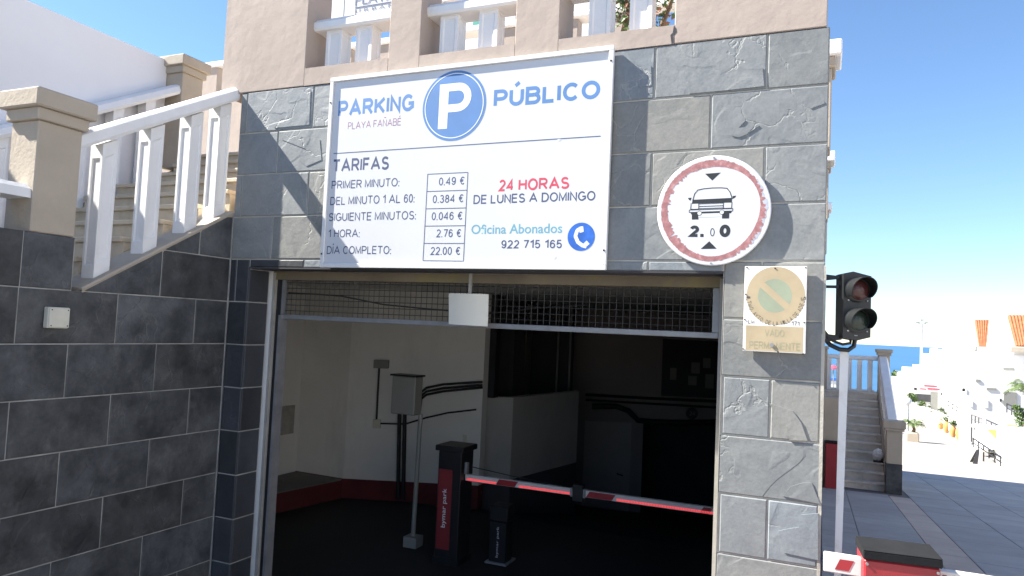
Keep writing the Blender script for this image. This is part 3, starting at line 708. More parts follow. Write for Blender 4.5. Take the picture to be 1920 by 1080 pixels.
def T(s, bl, tr, cap_px, mt, bold=.012, sc=None):
    a = on(bl[0],bl[1],1,SYP); b_ = on(tr[0],bl[1]-(bl[1]-tr[1])*0,1,SYP)
    top = on(bl[0],bl[1]-cap_px,1,SYP)
    text(s, a.x, on(tr[0],tr[1],1,SYP).x, a.z, top.z-a.z, mt, sg, y=SYP, bold=bold)
T('PARKING',(633.6,220.6),(776.6,184),31,M['ink_blue'],.028)
T('PLAYA FAÑABÉ',(652,243),(752,220.5),13.5,M['ink_maroon'],.0)
T('PÚBLICO',(925,202),(1126,151),33,M['ink_blue'],.028)
T('TARIFAS',(624.6,323.6),(729.8,296),24.5,M['ink_dark'],.02)
T('PRIMER MINUTO:',(621.4,354.8),(749,337.5),15.5,M['ink_dark'],.008)
T('DEL MINUTO 1 AL 60:',(619,384.8),(777.4,368),15.5,M['ink_dark'],.008)
T('SIGUIENTE MINUTOS:',(616.5,415),(780,399.8),15.5,M['ink_dark'],.008)
T('1 HORA:',(615.3,445.5),(674.7,431),15,M['ink_dark'],.008)
T('DÍA COMPLETO:',(612.4,476.4),(733.4,463),15,M['ink_dark'],.008)
for s_, x0,y0,x1,y1 in (('0.49 €',822.6,348,871,333),('0.384 €',811,381,869,366),('0.046 €',809,413,867,398),('2.76 €',817,445,864.6,431),('22.00 €',806,478,863,463)):
    T(s_,(x0,y0),(x1,y1),15,M['ink_dark'],.008)
T('24 HORAS',(933,359),(1067.5,335.9),22,M['ink_red'],.022)
T('DE LUNES A DOMINGO',(887.4,382.7),(1116.4,364),17,M['ink_dark'],.014)
T('Oficina Abonados',(883.4,438.5),(1054.5,422),17,M['ink_teal'],.012)
T('922 715 165',(939.6,465.8),(1053.7,450),15.5,M['ink_dark'],.012)
def line(p, q, w_, mt=M['ink_dark'], nm='ruled_line', y=SYP):
    a = Vector(P2(*p,y)); b_ = Vector(P2(*q,y)); d = (b_-a).normalized(); n = Vector((-d.y,d.x))*w_/2
    return MB().prism([tuple(a+n),tuple(b_+n),tuple(b_-n),tuple(a-n)],1,y-.0005,y).build(nm, mt, sg)
line((625.5,287.8),(1126,255),.0045)
TL,TR,BR,BL = (801.9,326.5),(877.2,323),(868.7,489.5),(792.9,488.6)
lp = lambda a,b_,t: (a[0]+(b_[0]-a[0])*t, a[1]+(b_[1]-a[1])*t)
for k in range(6): line(lp(TL,BL,k/5), lp(TR,BR,k/5), .0035, nm='table_line')
line(TL,BL,.0035,nm='table_line'); line(TR,BR,.0035,nm='table_line')
def disc(c, r_, n=48): return [(c[0]+r_*math.cos(2*math.pi*k/n), c[1]+r_*math.sin(2*math.pi*k/n)) for k in range(n)]
def ringm(c, r0, r1, y, n=64, t=.0005):
    vs = []; 
    for k in range(n):
        a = 2*math.pi*k/n
        for r_ in (r0,r1):
            for yy_ in (y-t,y): vs.append((c[0]+r_*math.cos(a),yy_,c[1]+r_*math.sin(a)))
    fs = []
    for k in range(n):
        a = 4*k; b_ = 4*((k+1)%n); fs += [(a,b_,b_+2,a+2),(a+2,b_+2,b_+3,a+3),(a,a+1,b_+1,b_)]
    return MB().add(vs,fs)
pc = P2(850.8,198,SYP); pr = (P2(909.8,198,SYP)[0]-P2(791.7,198,SYP)[0])/2
MB().prism(disc(pc,pr*1.0,64),1,SYP-.0005,SYP).build('blue_disc', M['ink_blue'], sg)
ringm(pc,pr*.905,pr*.93,SYP-.0006).build('white_ring', M['pale_ink'], sg)
# the letter P
hL,hR = pc[0]-pr*.47, pc[0]+pr*.53; zB,zT = pc[1]-pr*.64, pc[1]+pr*.64
cx_ = hR-pr*.40; outer = [(hL,zB),(hL,zT),(cx_,zT)] + [(cx_+pr*.40*math.sin(a_), zT-pr*.40+pr*.40*math.cos(a_)) for a_ in [math.pi*k/10 for k in range(1,10)]] + [(cx_,zT-pr*.80)]
pm = MB(); th_ = pr*.29
def Pbox(x0,x1,z0,z1): pm.box(x0,x1,SYP-.0008,SYP-.0005,z0,z1)
Pbox(hL,hL+th_,zB,zT); Pbox(hL+th_,cx_,zT-pr*.22,zT); Pbox(hL+th_,cx_,zT-pr*.82,zT-pr*.60)
oR = [(cx_+pr*.41*math.sin(math.pi*k/12), zT-pr*.41+pr*.41*math.cos(math.pi*k/12)) for k in range(13)]
iR = [(cx_+pr*.19*math.sin(math.pi*k/12), zT-pr*.41+pr*.19*math.cos(math.pi*k/12)) for k in range(13)]
for k in range(12): pm.prism([oR[k],oR[k+1],iR[k+1],iR[k]],1,SYP-.0008,SYP-.0005)
pm.build('letter_p', M['pale_ink'], sg)
# telephone roundel
tc_ = P2(1089.5,443.8,SYP); tr_ = .091
tr_ = (P2(1115,443,SYP)[0]-P2(1064,443,SYP)[0])/2
MB().prism(disc(tc_,tr_,40),1,SYP-.0005,SYP).build('phone_roundel', M['phone_blue'], sg)
mb = MB(); arcp = [(.02,.62),(-.30,.45),(-.42,.05),(-.22,-.38),(.12,-.62),(.40,-.70)]
for k in range(len(arcp)-1):
    p_, q_ = Vector(arcp[k])*tr_, Vector(arcp[k+1])*tr_; d_ = (q_-p_).normalized(); n_ = Vector((-d_.y,d_.x))*tr_*.13
    mb.prism([(tc_[0]+v.x,tc_[1]+v.y) for v in (p_+n_-d_*.002,q_+n_+d_*.002,q_-n_+d_*.002,p_-n_-d_*.002)],1,SYP-.0007-k*.00003,SYP-.00055-k*.00003)
for (u,v,a_) in ((-.02,.50,.25),(.36,-.52,-.75)):
    ca,sa = math.cos(a_),math.sin(a_)
    mb.prism([(tc_[0]+tr_*(u+ca*x-sa*z), tc_[1]+tr_*(v+sa*x+ca*z)) for x,z in ((-.14,-.2),(.16,-.2),(.2,.2),(-.12,.22))],1,SYP-.0010,SYP-.0009)
mb.build('handset', M['pale_ink'], sg)
# dents in the sheet
for (x,y) in ((1049,262),(1040,483)):
    p_ = P2(x,y,SYP); MB().lathe([(.016,0),(.010,.0008),(.003,.0012)],(p_[0],SYP+.0006,p_[1]),10,Matrix.Rotation(math.pi/2,4,'X')).build('dent', M['sign_white'], sg)

# round height limit sign
rs = thing('height_limit_sign', 'round white sign with scraped red ring and black car reading 2.00', 'sign', (3.327,-.04,1.97))
RC = (3.327,2.266); RR = .2925; RY = -.0205
MB().lathe([(RR-.004,0),(RR,.003),(RR,.010),(RR-.004,.013)],(RC[0],RY+.0065,RC[1]),72,Matrix.Rotation(math.pi/2,4,'X')).build('disc', M['sign_white'], rs)
MB().box(RC[0]-.02,RC[0]+.02,-.0135,.004,RC[1]-.25,RC[1]+.25).build('bracket', M['steel'], rs)
RF = RY-.0067                                            # printed face
n_ = 220; vs = []; fs = []
for k in range(n_):
    a_ = 2*math.pi*k/n_
    dam = max(0, math.cos(a_-.0))*.5+max(0, math.cos(a_-math.pi))*.35
    r1 = .270 + random.uniform(-.002,.002) - (random.random()**2)*.022*max(0,math.cos(a_+.15))
    r0 = .238 + (0.006*math.sin(3*a_)) + random.uniform(-.001,.001) - (random.random()**3)*.020*max(0,math.cos(a_-math.pi+.1)) 
    if abs(a_-3.72) < .02: r0 = r1-.004
    for r_ in (r0,r1): vs.append((RC[0]+r_*math.cos(a_),RF-.0005,RC[1]+r_*math.sin(a_)))
fs = [(2*k,2*((k+1)%n_),2*((k+1)%n_)+1,2*k+1) for k in range(n_)]
MB().add(vs,fs).build('red_ring', M['ring_red'], rs)
vs = []; 
for k in range(26):
    a_ = -.75+k*.055; r1 = .268+random.uniform(-.004,.012); r0 = .258
    vs += [(RC[0]+r0*math.cos(a_),RF-.0003,RC[1]+r0*math.sin(a_)),(RC[0]+r1*math.cos(a_),RF-.0003,RC[1]+r1*math.sin(a_))]
MB().add(vs,[(2*k,2*k+2,2*k+3,2*k+1) for k in range(25)]).build('scrape', M['scrape_grey'], rs)
def rc(x,y): return (RC[0]+(x-877)*.000614, RC[1]-(y-603)*.000614)
def ink(pl, mt=M['black_ink'], nm='pictogram', lay=1): return MB().prism([rc(*p) for p in pl],1,RF-.00015*lay-.0001,RF-.00015*lay).build(nm, mt, rs)
ink([(805,283),(938,278),(868,345)],nm='arrow'); ink([(858,870),(922,935),(787,937)],nm='arrow')
def stroke(pts, w_, mt=M['black_ink'], nm='outline', lay=3, close=False):
    mb = MB(); P = pts+[pts[0]] if close else pts
    for k in range(len(P)-1):
        a = Vector(rc(*P[k])); b_ = Vector(rc(*P[k+1])); d = (b_-a).normalized(); n = Vector((-d.y,d.x))*w_*.000614/2
        e = d*w_*.0003
        yy_ = RF-.00015*lay-.00001*k
        mb.prism([tuple(a+n-e),tuple(b_+n+e),tuple(b_-n+e),tuple(a-n-e)],1,yy_-.0001,yy_)
    return mb.build(nm, mt, rs)
stroke([(708,510),(722,455),(748,423),(800,413),(870,409),(940,410),(992,416),(1018,450),(1037,505)],7,nm='car_roof')
ink([(706,507),(1036,500),(1036,540),(700,542)],nm='car_bonnet')
stroke([(694,540),(692,590),(760,590),(760,543)],6,nm='headlight'); stroke([(1036,538),(1034,588),(966,588),(966,540)],6,nm='headlight')
stroke([(763,567),(963,565)],6,nm='grille_line'); stroke([(763,586),(963,584)],6,nm='grille_line'); stroke([(763,545),(963,543)],4,nm='grille_line')
stroke([(680,596),(1045,592),(1043,612),(680,617)],5,nm='bumper',close=True)
ink([(690,618),(1040,613),(1030,632),(700,636)],nm='underside',lay=1)
ink([(703,620),(760,620),(760,680),(705,680)],nm='wheel',lay=2); ink([(958,618),(1016,618),(1016,676),(958,676)],nm='wheel',lay=2)
ink([(760,622),(958,620),(958,660),(760,662)],M['sign_white'],'gap',lay=2)
ink([(760,618),(958,616),(950,628),(770,630)],nm='underside',lay=3)
for (x,y) in ((768,626),(956,622)):
    ink([(x+21*math.cos(t*.4488),y+21*math.sin(t*.4488)) for t in range(14)],nm='fog_lamp_rim',lay=5)
    ink([(x+17*math.cos(t*.4488),y+17*math.sin(t*.4488)) for t in range(14)],M['sign_white'],'fog_lamp',lay=6)
ink([(665,490),(697,488),(690,514),(676,508)],nm='mirror'); ink([(1040,484),(1070,482),(1060,500),(1042,508)],nm='mirror')
def RT(s, x0, x1, yb, yt, bold):
    a = rc(x0,yb); b_ = rc(x1,yt); text(s, a[0], b_[0], a[1], b_[1]-a[1], M['black_ink'], rs, y=RF-.0003, bold=bold)
RT('2.',672,808,833,732,.045); RT('0',863,900,828,757,.0); RT('0',940,1030,836,728,.05)
for (x,z) in ((RC[0],RC[1]+RR-.012),(RC[0],RC[1]-RR+.012)): MB().tube([(x,RF,z),(x,RF-.003,z)],.005,8).build('bolt', M['steel'], rs)

# no parking plate (vado)
vd = thing('no_parking_plate', 'faded tan no parking plate with town hall lettering below the round sign', 'sign', (3.65,-.03,1.535))
VX0,VX1,VZ0,VZ1 = 3.500,3.796,1.537,1.970; VY = -.042
MB().bbox(VX0,VX1,VY,VY+.03,VZ0,VZ1,.002).build('plate', M['plate'], vd)
MB().box(VX0+.05,VX1-.05,VY+.031,.004,VZ0+.1,VZ1-.1).build('bracket', M['steel'], vd)
VS = .296/525
def vc(x,y): return (VX0+(x-345)*VS, VZ1-(y-95)*(VZ1-VZ0)/712)
def vink(pl, mt, nm, lay=1): return MB().prism([vc(*p) for p in pl],1,VY-.00015*lay-.0001,VY-.00015*lay).build(nm, mt, vd)
vink([(612+247*math.cos(t*math.pi/32),340+243*math.sin(t*math.pi/32)) for t in range(64)],M['tan'],'tan_roundel')
vink([(606+143*math.cos(t*math.pi/24),340+140*math.sin(t*math.pi/24)) for t in range(48)],M['sage'],'sage_disc',2)
ang = math.atan2(430-250,710-495); dx,dy = math.cos(ang),math.sin(ang)
vink([(606-150*dx+27*dy,340-150*dy-27*dx),(606+150*dx+27*dy,340+150*dy-27*dx),(606+150*dx-27*dy,340+150*dy+27*dx),(606-150*dx-27*dy,340-150*dy+27*dx)],M['tan'],'diagonal_bar',3)
vink([(368,592),(850,592),(850,800),(368,800)],M['tan'],'tan_band')
def VT(s, x0,x1,yb,yt,mt,bold=.0):
    a = vc(x0,yb); b_ = vc(x1,yt); text(s,a[0],b_[0],a[1],b_[1]-a[1],mt,vd,y=VY-.0006,bold=bold)
VT('LM',386,438,578,546,M['black_ink'],.005); VT('171',752,815,582,546,M['black_ink'],.005)
VT('VADO',530,692,678,618,M['faint'],.01); VT('PERMANENTE',400,825,785,722,M['faint'],.01)
msg = 'ILTMO. AYTO. DE LA VILLA DE ADEJE'
wid = {'I':.5,'.':.4,' ':.55,'M':1.25,'O':1.15}; ws = [wid.get(c,1.) for c in msg]; tot = sum(ws); acc = 0
A0, A1 = math.radians(183), math.radians(358)            # image angles, running under the circle
for c, w_ in zip(msg, ws):
    am = A0 + (A1-A0)*(acc+w_/2)/tot; acc += w_
    if c == ' ': continue
    a_ = am; rr_ = 232
    ctr = vc(612+rr_*math.cos(a_), 338-rr_*math.sin(a_)); cw = .0135*w_*.8; ch = .0215
    Mt = Matrix.Translation((ctr[0],VY-.0006,ctr[1])) @ Matrix.Rotation(-(a_+math.pi/2),4,'Y')
    text(c,-cw/2,cw/2,-ch/2,ch,M['black_ink'],vd,bold=.0,rot=Mt)
for (x,y) in ((362,105),(858,104),(604,112),(358,333),(855,348),(355,545),(855,553),(350,792),(852,808),(645,802)):
    p_ = vc(x,y); MB().tube([(p_[0],VY,p_[1]),(p_[0],VY-.003,p_[1])],.0038,8).build('rivet', M['cable'], vd)
p_ = vc(592,748); MB().tube([(p_[0],VY,p_[1]),(p_[0],VY-.006,p_[1])],.010,10).build('bolt', M['steel'], vd)

# ================================================================== TRAFFIC LIGHT
tl = thing('traffic_light', 'black two lamp traffic signal bracketed to the corner of the building', 'traffic light', (4.0,0,1.6))
tx0,tx1,tz0,tz1 = 3.945,4.078,1.622,1.945
pts = [(tx0,tz0+.012),(tx0+.055,tz0-.004),(tx1,tz0+.010),(tx1,tz1-.014),(tx0+.055,tz1+.008),(tx0,tz1-.006)]
MB().prism([(tx0,tz0+.002),(tx0+.07,tz0-.008),(tx1,tz0+.01),(tx1,tz1-.012),(tx0+.045,tz1+.008),(tx0,tz1-.004)],1,.02,.115).build('housing', M['tl_black'], tl)
for zc, mt, nm in ((1.862,'lens_red','red_lens'),(1.712,'lens_green','green_lens')):
    c_ = (4.014,0.019,zc); Mx = Matrix.Rotation(math.pi/2,4,'X')
    d_ = MB().lathe([(.062,0),(.062,.006),(.054,.010)],c_,28,Mx).build('lamp_door', M['tl_black'], tl)
    MB().lathe([(.050,.0),(.046,.008),(.034,.014),(.018,.018),(.004,.019)],(4.014,.010,zc),28,Mx).build(nm, M[mt], d_)
    mb = MB(); vs = []; k_ = 26                               # open tunnel visor
    for i in range(k_+1):
        a_ = math.radians(-38)+ (math.radians(256))*i/k_
        L_ = .10*(.45+.55*math.sin(max(0,min(math.pi,(a_+.66)/(4.47)*math.pi))))
        for rr_ in (.056,.0595):
            for yy_ in (.012,.012-L_): vs.append((4.014+rr_*math.cos(a_),yy_,zc+rr_*math.sin(a_)))
    fs = []
    for i in range(k_):
        a = 4*i; b_ = a+4; fs += [(a,a+1,b_+1,b_),(a+2,b_+2,b_+3,a+3),(a+1,a+3,b_+3,b_+1),(a,b_,b_+2,a+2)]
    fs += [(0,2,3,1),(4*k_,4*k_+1,4*k_+3,4*k_+2)]
    MB().add(vs,fs).build('visor', M['tl_black'], d_)
    for sx in (-.045,.045): MB().tube([(4.014+sx,.019,zc-.052),(4.014+sx,.014,zc-.052)],.004,8).build('screw', M['steel'], d_)
TLR = Matrix.Translation((4.012,.06,0)) @ Matrix.Rotation(.36,4,'Z') @ Matrix.Translation((-4.012,-.06,0))
for ch_ in [o for o in bpy.data.objects if o.parent == tl or (o.parent and o.parent.parent == tl)]: ch_.data.transform(TLR)
MB().prism([(3.884,1.912),(3.884,1.94),(3.95,1.932),(3.95,1.92)],1,.05,.08).build('bracket', M['tl_black'], tl)
MB().box(3.884,3.95,.055,.075,1.872,1.886).build('bracket', M['tl_black'], tl)
MB().prism([(3.884,1.60),(3.884,1.66),(3.90,1.64),(3.96,1.635),(3.96,1.615)],1,.045,.09).build('bracket', M['tl_black'], tl)
MB().tube([(3.886,.06,1.612),(3.91,.05,1.585),(3.95,.045,1.567),(3.99,.05,1.565),(4.015,.06,1.585),(4.02,.065,1.618)],.011,10).build('conduit', M['tl_black'], tl)
MB().tube([(3.89,.05,1.625),(3.925,.05,1.605),(3.965,.05,1.592),(4.0,.06,1.60),(4.0,.065,1.618)],.007,10).build('conduit', M['cable'], tl)
MB().box(3.99,4.03,.0185,.0195,1.636,1.641).build('maker_mark', M['steel'], tl)
# white mast
ma_ = thing('white_mast', 'slim white square mast standing under the traffic light', 'mast', (3.96,.1,-.34))
MB().prism([(3.942,gz(0,.1)+.02),(3.966,gz(0,.1)+.02),(3.994,1.555),(3.954,1.555)],1,.075,.11).build('shaft', M['pole_white'], ma_)
MB().bbox(3.90,4.01,.05,.15,gz(0,.1)+.014,gz(0,.1)+.03,.002).build('base_plate', M['pole_white'], ma_)

# ================================================================== BARRIERS
ba = thing('barrier_cabinet', 'red barrier cabinet with dark lid on the pavement by the corner', 'barrier', (4.18,-.37,gz(0,-.4)))
Mr = Matrix.Translation((4.180,-.385,0)) @ Matrix.Rotation(.09,4,'Z')
gzb = gz(0,-.4)+.014
MB().bbox(-.140,.140,-.105,.112,gzb,.707,.006,Mr).build('cabinet_body', M['red_paint'], ba)
mb = MB(); mb.bbox(-.146,.146,-.112,.118,.709,.745,.004,Mr); mb.build('lid', M['dark_cap'], ba)
MB().bbox(-.146,.146,-.112,.118,.7452,.7468,.0005,Mr).build('lid_edge', M['dark_cap'], ba)
for sx in (-.13,.13): MB().tube([Mr@Vector((sx,-.106,.69)),Mr@Vector((sx,-.110,.69))],.006,8).build('screw', M['steel'], ba)
bo = thing('barrier_boom', 'white boom with red marks passing behind the red cabinet', 'barrier boom', (4.4,-.36,.64))
by0,by1 = -.395,-.355
mb = MB(); mb.bbox(3.895,4.05,-.41,-.37,.606,.684,.004); mb.build('boom_tip', M['boom_white'], bo)
mb = MB(); mb.bbox(4.33,6.4,-.41,-.37,.606,.684,.004); mb.build('boom_arm', M['boom_white'], bo)
for (x0,x1) in ((3.94,4.015),(4.325,4.36),(4.42,4.50),(4.62,4.70),(4.82,4.90)):
    MB().prism([(x0,.622),(x1-.02,.622),(x1,.668),(x0+.02,.668)],1,-.4115,-.4105).build('red_mark', M['red_paint'], bo)

bm_ = thing('garage_barrier', 'black barrier cabinet with red lettered panel inside the garage', 'barrier', (.87,1.95,-.5))
MB().bbox(.748,.975,1.85,2.09,-.5,.485,.005).build('cabinet_body', M['black_paint'], bm_)
MB().bbox(.722,1.0,1.825,2.115,.487,.535,.005).build('lid', M['black_paint'], bm_)
MB().bbox(.735,.99,1.84,2.10,-.499,-.44,.004).build('plinth', M['black_paint'], bm_)
pn = MB().box(.762,.895,1.845,1.8495,-.37,.325).build('red_panel', M['red_panel'], bm_)
Mv = Matrix.Translation((.845,1.8435,-.18)) @ Matrix.Rotation(-math.pi/2,4,'Y')
text('bymar park',0,.34,0,.040,M['pale_ink'],bm_,rot=Mv,bold=.01)
MB().box(.995,1.02,1.88,1.92,.30,.40).build('lock', M['steel'], bm_)
gm = thing('garage_boom', 'lit red and white boom stretched across the dark garage opening', 'barrier boom', (2,1.9,.27))
MB().bbox(.98,2.00,1.93,1.97,.232,.288,.003).build('boom_arm', M['boom_white'], gm)
MB().bbox(2.05,3.36,1.93,1.97,.232,.288,.003).build('boom_arm', M['boom_white'], gm)
MB().bbox(1.985,2.075,1.915,1.985,.19,.33,.004).build('joint', M['black_paint'], gm)
for x in (1.975,2.085): MB().bbox(x-.012,x+.012,1.922,1.978,.224,.296,.002).build('clamp', M['steel'], gm)
for (x0,x1) in ((1.28,1.46),(2.10,2.32),(3.02,3.09)): MB().prism([(x0,.235),(x1,.235),(x1+.03,.284),(x0+.03,.284)],1,1.9278,1.9292).build('red_mark', M['red_paint'], gm)
for (x0,x1) in ((1.0,1.28),(1.50,1.96),(2.36,3.33)):
    mb = MB(); x = x0
    while x < x1: mb.box(x,x+.009,1.9265,1.9288,.238,.256); x += .0125
    tag(mb.build('led_row', M['led'], gm), kind='stuff')
MB().tube([(.98,1.95,.36),(1.5,1.95,.315),(2.0,1.95,.285)],.004,6).build('stay_wire', M['cable'], gm)
bl = thing('ticket_post', 'low black post with pale vertical lettering beside the garage barrier', 'bollard', (1.25,2.2,-.5))
MB().bbox(1.165,1.325,2.1,2.26,-.5,-.13,.005).build('post_body', M['black_paint'], bl)
MB().bbox(1.155,1.335,2.09,2.27,-.128,.01,.012).build('head', M['black_paint'], bl)
MB().bbox(1.14,1.35,2.07,2.30,-.499,-.48,.004).build('base_plate', M['steel'], bl)
Mv = Matrix.Translation((1.255,2.0985,-.44)) @ Matrix.Rotation(-math.pi/2,4,'Y')
text('bymar park',0,.27,0,.022,M['pale_ink'],bl,rot=Mv,bold=.0)

# ================================================================== GARAGE INTERIOR
gi = thing('garage_interior', 'dim white painted garage room with red kerb band behind the opening', 'room', (.5,3,-.5))
FZ = -.5
vs = [(-2.3,.0,-.335),(3.42,.0,-.335),(3.42,.9,FZ),(-2.3,.9,FZ),(3.42,3.6,FZ),(-2.3,3.6,FZ),(3.42,11,-1.95),(-2.3,11,-1.95)]
MB().add(vs,[(0,1,2,3),(3,2,4,5),(5,4,6,7)]).build('floor', M['garage_floor'], gi)
MB().box(-2.3,3.42,.335,11,2.0,2.015).build('ceiling', M['garage_wall'], gi)
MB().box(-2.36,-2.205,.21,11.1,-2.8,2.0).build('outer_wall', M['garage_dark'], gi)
mb = MB(); mb.box(-2.2,-2.062,.21,3.6,-.6,1.999)
mb.prism([(-2.06,3.365),(-1.33,3.335),(.17,3.925),(.17,4.06),(-1.36,3.47),(-2.06,3.50)],2,-.27,1.999)
mb.build('wall', M['garage_wall'], gi)
mb = MB(); mb.prism([(-2.06,3.360),(-1.33,3.330),(.17,3.920),(.17,4.05),(-1.36,3.46),(-2.06,3.49)],2,-.55,-.272)
mb.build('red_band', M['garage_red'], gi)
mb = MB(); mb.prism([(-2.06,.35),(-1.75,.9),(-1.345,3.325),(-2.06,3.355)],2,-.55,-.275); mb.build('kerb', M['kerb_grey'], gi)
mb = MB(); mb.add([(-1.741,.9,-.5),(-1.336,3.325,-.5),(-1.336,3.325,-.29),(-1.741,.9,-.29)],[(0,1,2,3)]); mb.build('kerb_paint', M['garage_red'], gi)
MB().box(-2.06,.204,.21,.33,-.5,1.99).build('front_wall_inside', M['garage_wall'], gi)
# half wall of the ramp and the dark stair well above it
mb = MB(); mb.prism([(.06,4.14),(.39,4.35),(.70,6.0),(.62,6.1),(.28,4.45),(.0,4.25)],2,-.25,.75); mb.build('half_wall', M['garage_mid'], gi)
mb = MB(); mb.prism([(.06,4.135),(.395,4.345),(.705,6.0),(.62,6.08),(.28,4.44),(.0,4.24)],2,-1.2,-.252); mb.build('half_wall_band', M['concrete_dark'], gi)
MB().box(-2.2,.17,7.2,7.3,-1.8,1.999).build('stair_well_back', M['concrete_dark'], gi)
p_ = on(979,680,1,7.0); MB().box(p_.x-.07,p_.x+.08,6.95,7.18,.2,1.999).build('pillar', M['box_grey'], gi)
p_ = on(940,680,1,5.2); MB().box(p_.x-.22,p_.x+.18,5.2,5.6,-1,1.999).build('column', M['concrete_dark'], gi)
for xx in (1045,1068): p_ = on(xx,680,1,7.0); MB().tube([(p_.x,7.0,-.2),(p_.x,7.0,1.99)],.018,8).build('pipe', M['box_grey'], gi)
MB().box(.17,.25,4.07,4.2,.752,1.999).build('edge_post', M['black_paint'], gi)
# far wall with a door, pipes, poster and a circular sign
d0 = pxray(1085,690); 
def far(x, y, off=0.0):                                # the far wall: vertical plane through two measured points
    A_ = Vector((-.157,8.54,0)); B_ = Vector((2.13,9.52,0)); n = Vector((-(B_-A_).y,(B_-A_).x,0)).normalized(); d = pxray(x,y)
    t = ((A_-n*off-CAM).dot(n))/d.dot(n); return CAM+d*t
def farquad(x0,y0,x1,y1,nm,mt,off=.01,par=gi,zt=None,zb=None,thick=.02):
    a,b_,c,d = far(x0,y1,off),far(x1,y1,off),far(x1,y0,off),far(x0,y0,off)
    zlo = zb if zb is not None else min(a.z,b_.z); zhi = zt if zt is not None else max(c.z,d.z)
    n = Vector((.395,-.918,0))*-thick
    q = [Vector((a.x,a.y,zlo)),Vector((b_.x,b_.y,zlo)),Vector((b_.x,b_.y,zhi)),Vector((a.x,a.y,zhi))]
    return MB().add(q+[p+n for p in q],[(0,1,2,3),(4,7,6,5),(0,4,5,1),(1,5,6,2),(2,6,7,3),(3,7,4,0)]).build(nm, mt, par)
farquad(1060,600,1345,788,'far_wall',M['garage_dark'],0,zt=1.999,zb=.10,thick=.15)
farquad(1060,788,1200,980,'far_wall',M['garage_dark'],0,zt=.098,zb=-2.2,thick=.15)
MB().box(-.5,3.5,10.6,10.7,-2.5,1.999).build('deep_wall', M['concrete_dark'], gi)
gd = thing('garage_door', 'grey service door with lever handle deep inside the garage', 'door', tuple(far(1134,970)))
farquad(1090,793,1178,975,'door_leaf',M['door_paint'],.03,par=gd)
a_ = far(1156,888,.06); b_ = far(1168,892,.06); MB().tube([a_,b_],.012,6).build('handle', M['cable'], gd)
pp = thing('wall_poster', 'dark faded poster with grey drawings high on the far garage wall', 'poster', tuple(far(1290,700)))
farquad(1240,640,1345,742,'poster_sheet',M['concrete_dark'],.03,par=pp)
for (x0,y0,x1,y1) in ((1296,680,1312,700),(1318,672,1332,690),(1290,705,1306,722),(1322,702,1338,728),(1256,690,1268,712)): farquad(x0,y0,x1,y1,'drawing',M['box_grey'],.045,par=pp,thick=.005)
cs_ = thing('round_wall_sign', 'small round number sign under the pipes deep inside the garage', 'sign', tuple(far(1297,775)))
c_ = far(1297,775,.05); mb = MB(); Mq = Matrix.Rotation(.405,4,'Z')@Matrix.Rotation(math.pi/2,4,'X')
mb.lathe([(.13,0),(.13,.01)],c_,24,Mq); mb.build('disc', M['box_grey'], cs_)
MB().lathe([(.105,.011),(.105,.013)],c_,24,Mq).build('inner_disc', M['concrete_dark'], cs_)
text('24',-.055,.055,-.04,.08,M['box_grey'],cs_,rot=Matrix.Translation(c_)@Matrix.Rotation(.405,4,'Z')@Matrix.Translation((0,-.015,0)),bold=.02)
pi_ = thing('ceiling_pipes', 'dark service pipes running along the far garage wall', 'pipe', tuple(far(1200,750)))
MB().tube([far(1098,740,.08),far(1220,747,.08),far(1344,753,.08)],.025,8).build('pipe', M['cable'], pi_)
MB().tube([far(1098,750,.08),far(1220,757,.08),far(1344,764,.08)],.02,8).build('pipe', M['cable'], pi_)
MB().tube([far(1110,762,.12),far(1155,762,.12),far(1178,770,.12),far(1196,788,.12),far(1230,792,.12),far(1344,792,.12)],.05,10).build('duct', M['cable'], pi_)
# equipment on the angled wall
W0 = Vector((-1.33,3.33,0)); WD = Vector((1.5,.59,0)).normalized(); WN = Vector((WD.y,-WD.x,0))
def aw(x,y,off=0.0):
    d = pxray(x,y); t = (W0+WN*off-CAM).dot(WN)/d.dot(WN); return CAM+d*t
lf = thing('emergency_lamp', 'small wall lamp with conduit dropping to a socket on the garage wall', 'lamp', tuple(aw(713,740)))
def awbox(x0,y0,x1,y1,off0,off1,nm,mt,par):
    a = aw(x0,y1,off1); c = aw(x1,y0,off1); s0 = (a-W0).dot(WD); s1 = (c-W0).dot(WD); z0,z1 = min(a.z,c.z),max(a.z,c.z)
    mb = MB(); vs = []
    for s_,o_ in ((s0,off0),(s1,off0),(s1,off1),(s0,off1)):
        for z in (z0,z1): p = W0+WD*s_+WN*o_; vs.append((p.x,p.y,z))
    return mb.add(vs,[(0,2,4,6),(1,7,5,3),(0,1,3,2),(2,3,5,4),(4,5,7,6),(6,7,1,0)]).build(nm, mt, par)
awbox(700,676,727,690,.0,.10,'lamp_body',M['box_grey'],lf)
MB().tube([aw(711,690,.03),aw(706,786,.03)],.012,8).build('conduit', M['cable'], lf)
awbox(699,787,713,803,.0,.05,'socket_box',M['plastic_cream'],lf)
MB().tube([aw(713,794,.03),aw(760,795,.03),aw(800,783,.03),aw(840,774,.03),aw(893,768,.03)],.010,8).build('cable', M['cable'], lf)
cd_ = thing('wall_conduits', 'three dark conduits bending down behind the grey control box', 'conduit', tuple(aw(850,725)))
for k,(o_) in enumerate((0,7,13)): MB().tube([aw(905,716+o_*.8,.04),aw(830,721+o_,.04),aw(800,727+o_,.04),aw(790,735+o_,.04),aw(787,760+o_,.04)],.014,8).build('conduit', M['cable'], cd_)
dp = thing('drain_pipes', 'pair of black pipes running down the garage wall below the control box', 'pipe', tuple(aw(753,900)))
for xx in (748,758): MB().tube([aw(xx+1,775,.06),aw(xx-2,936,.06)],.024,8).build('pipe', M['cable'], dp)
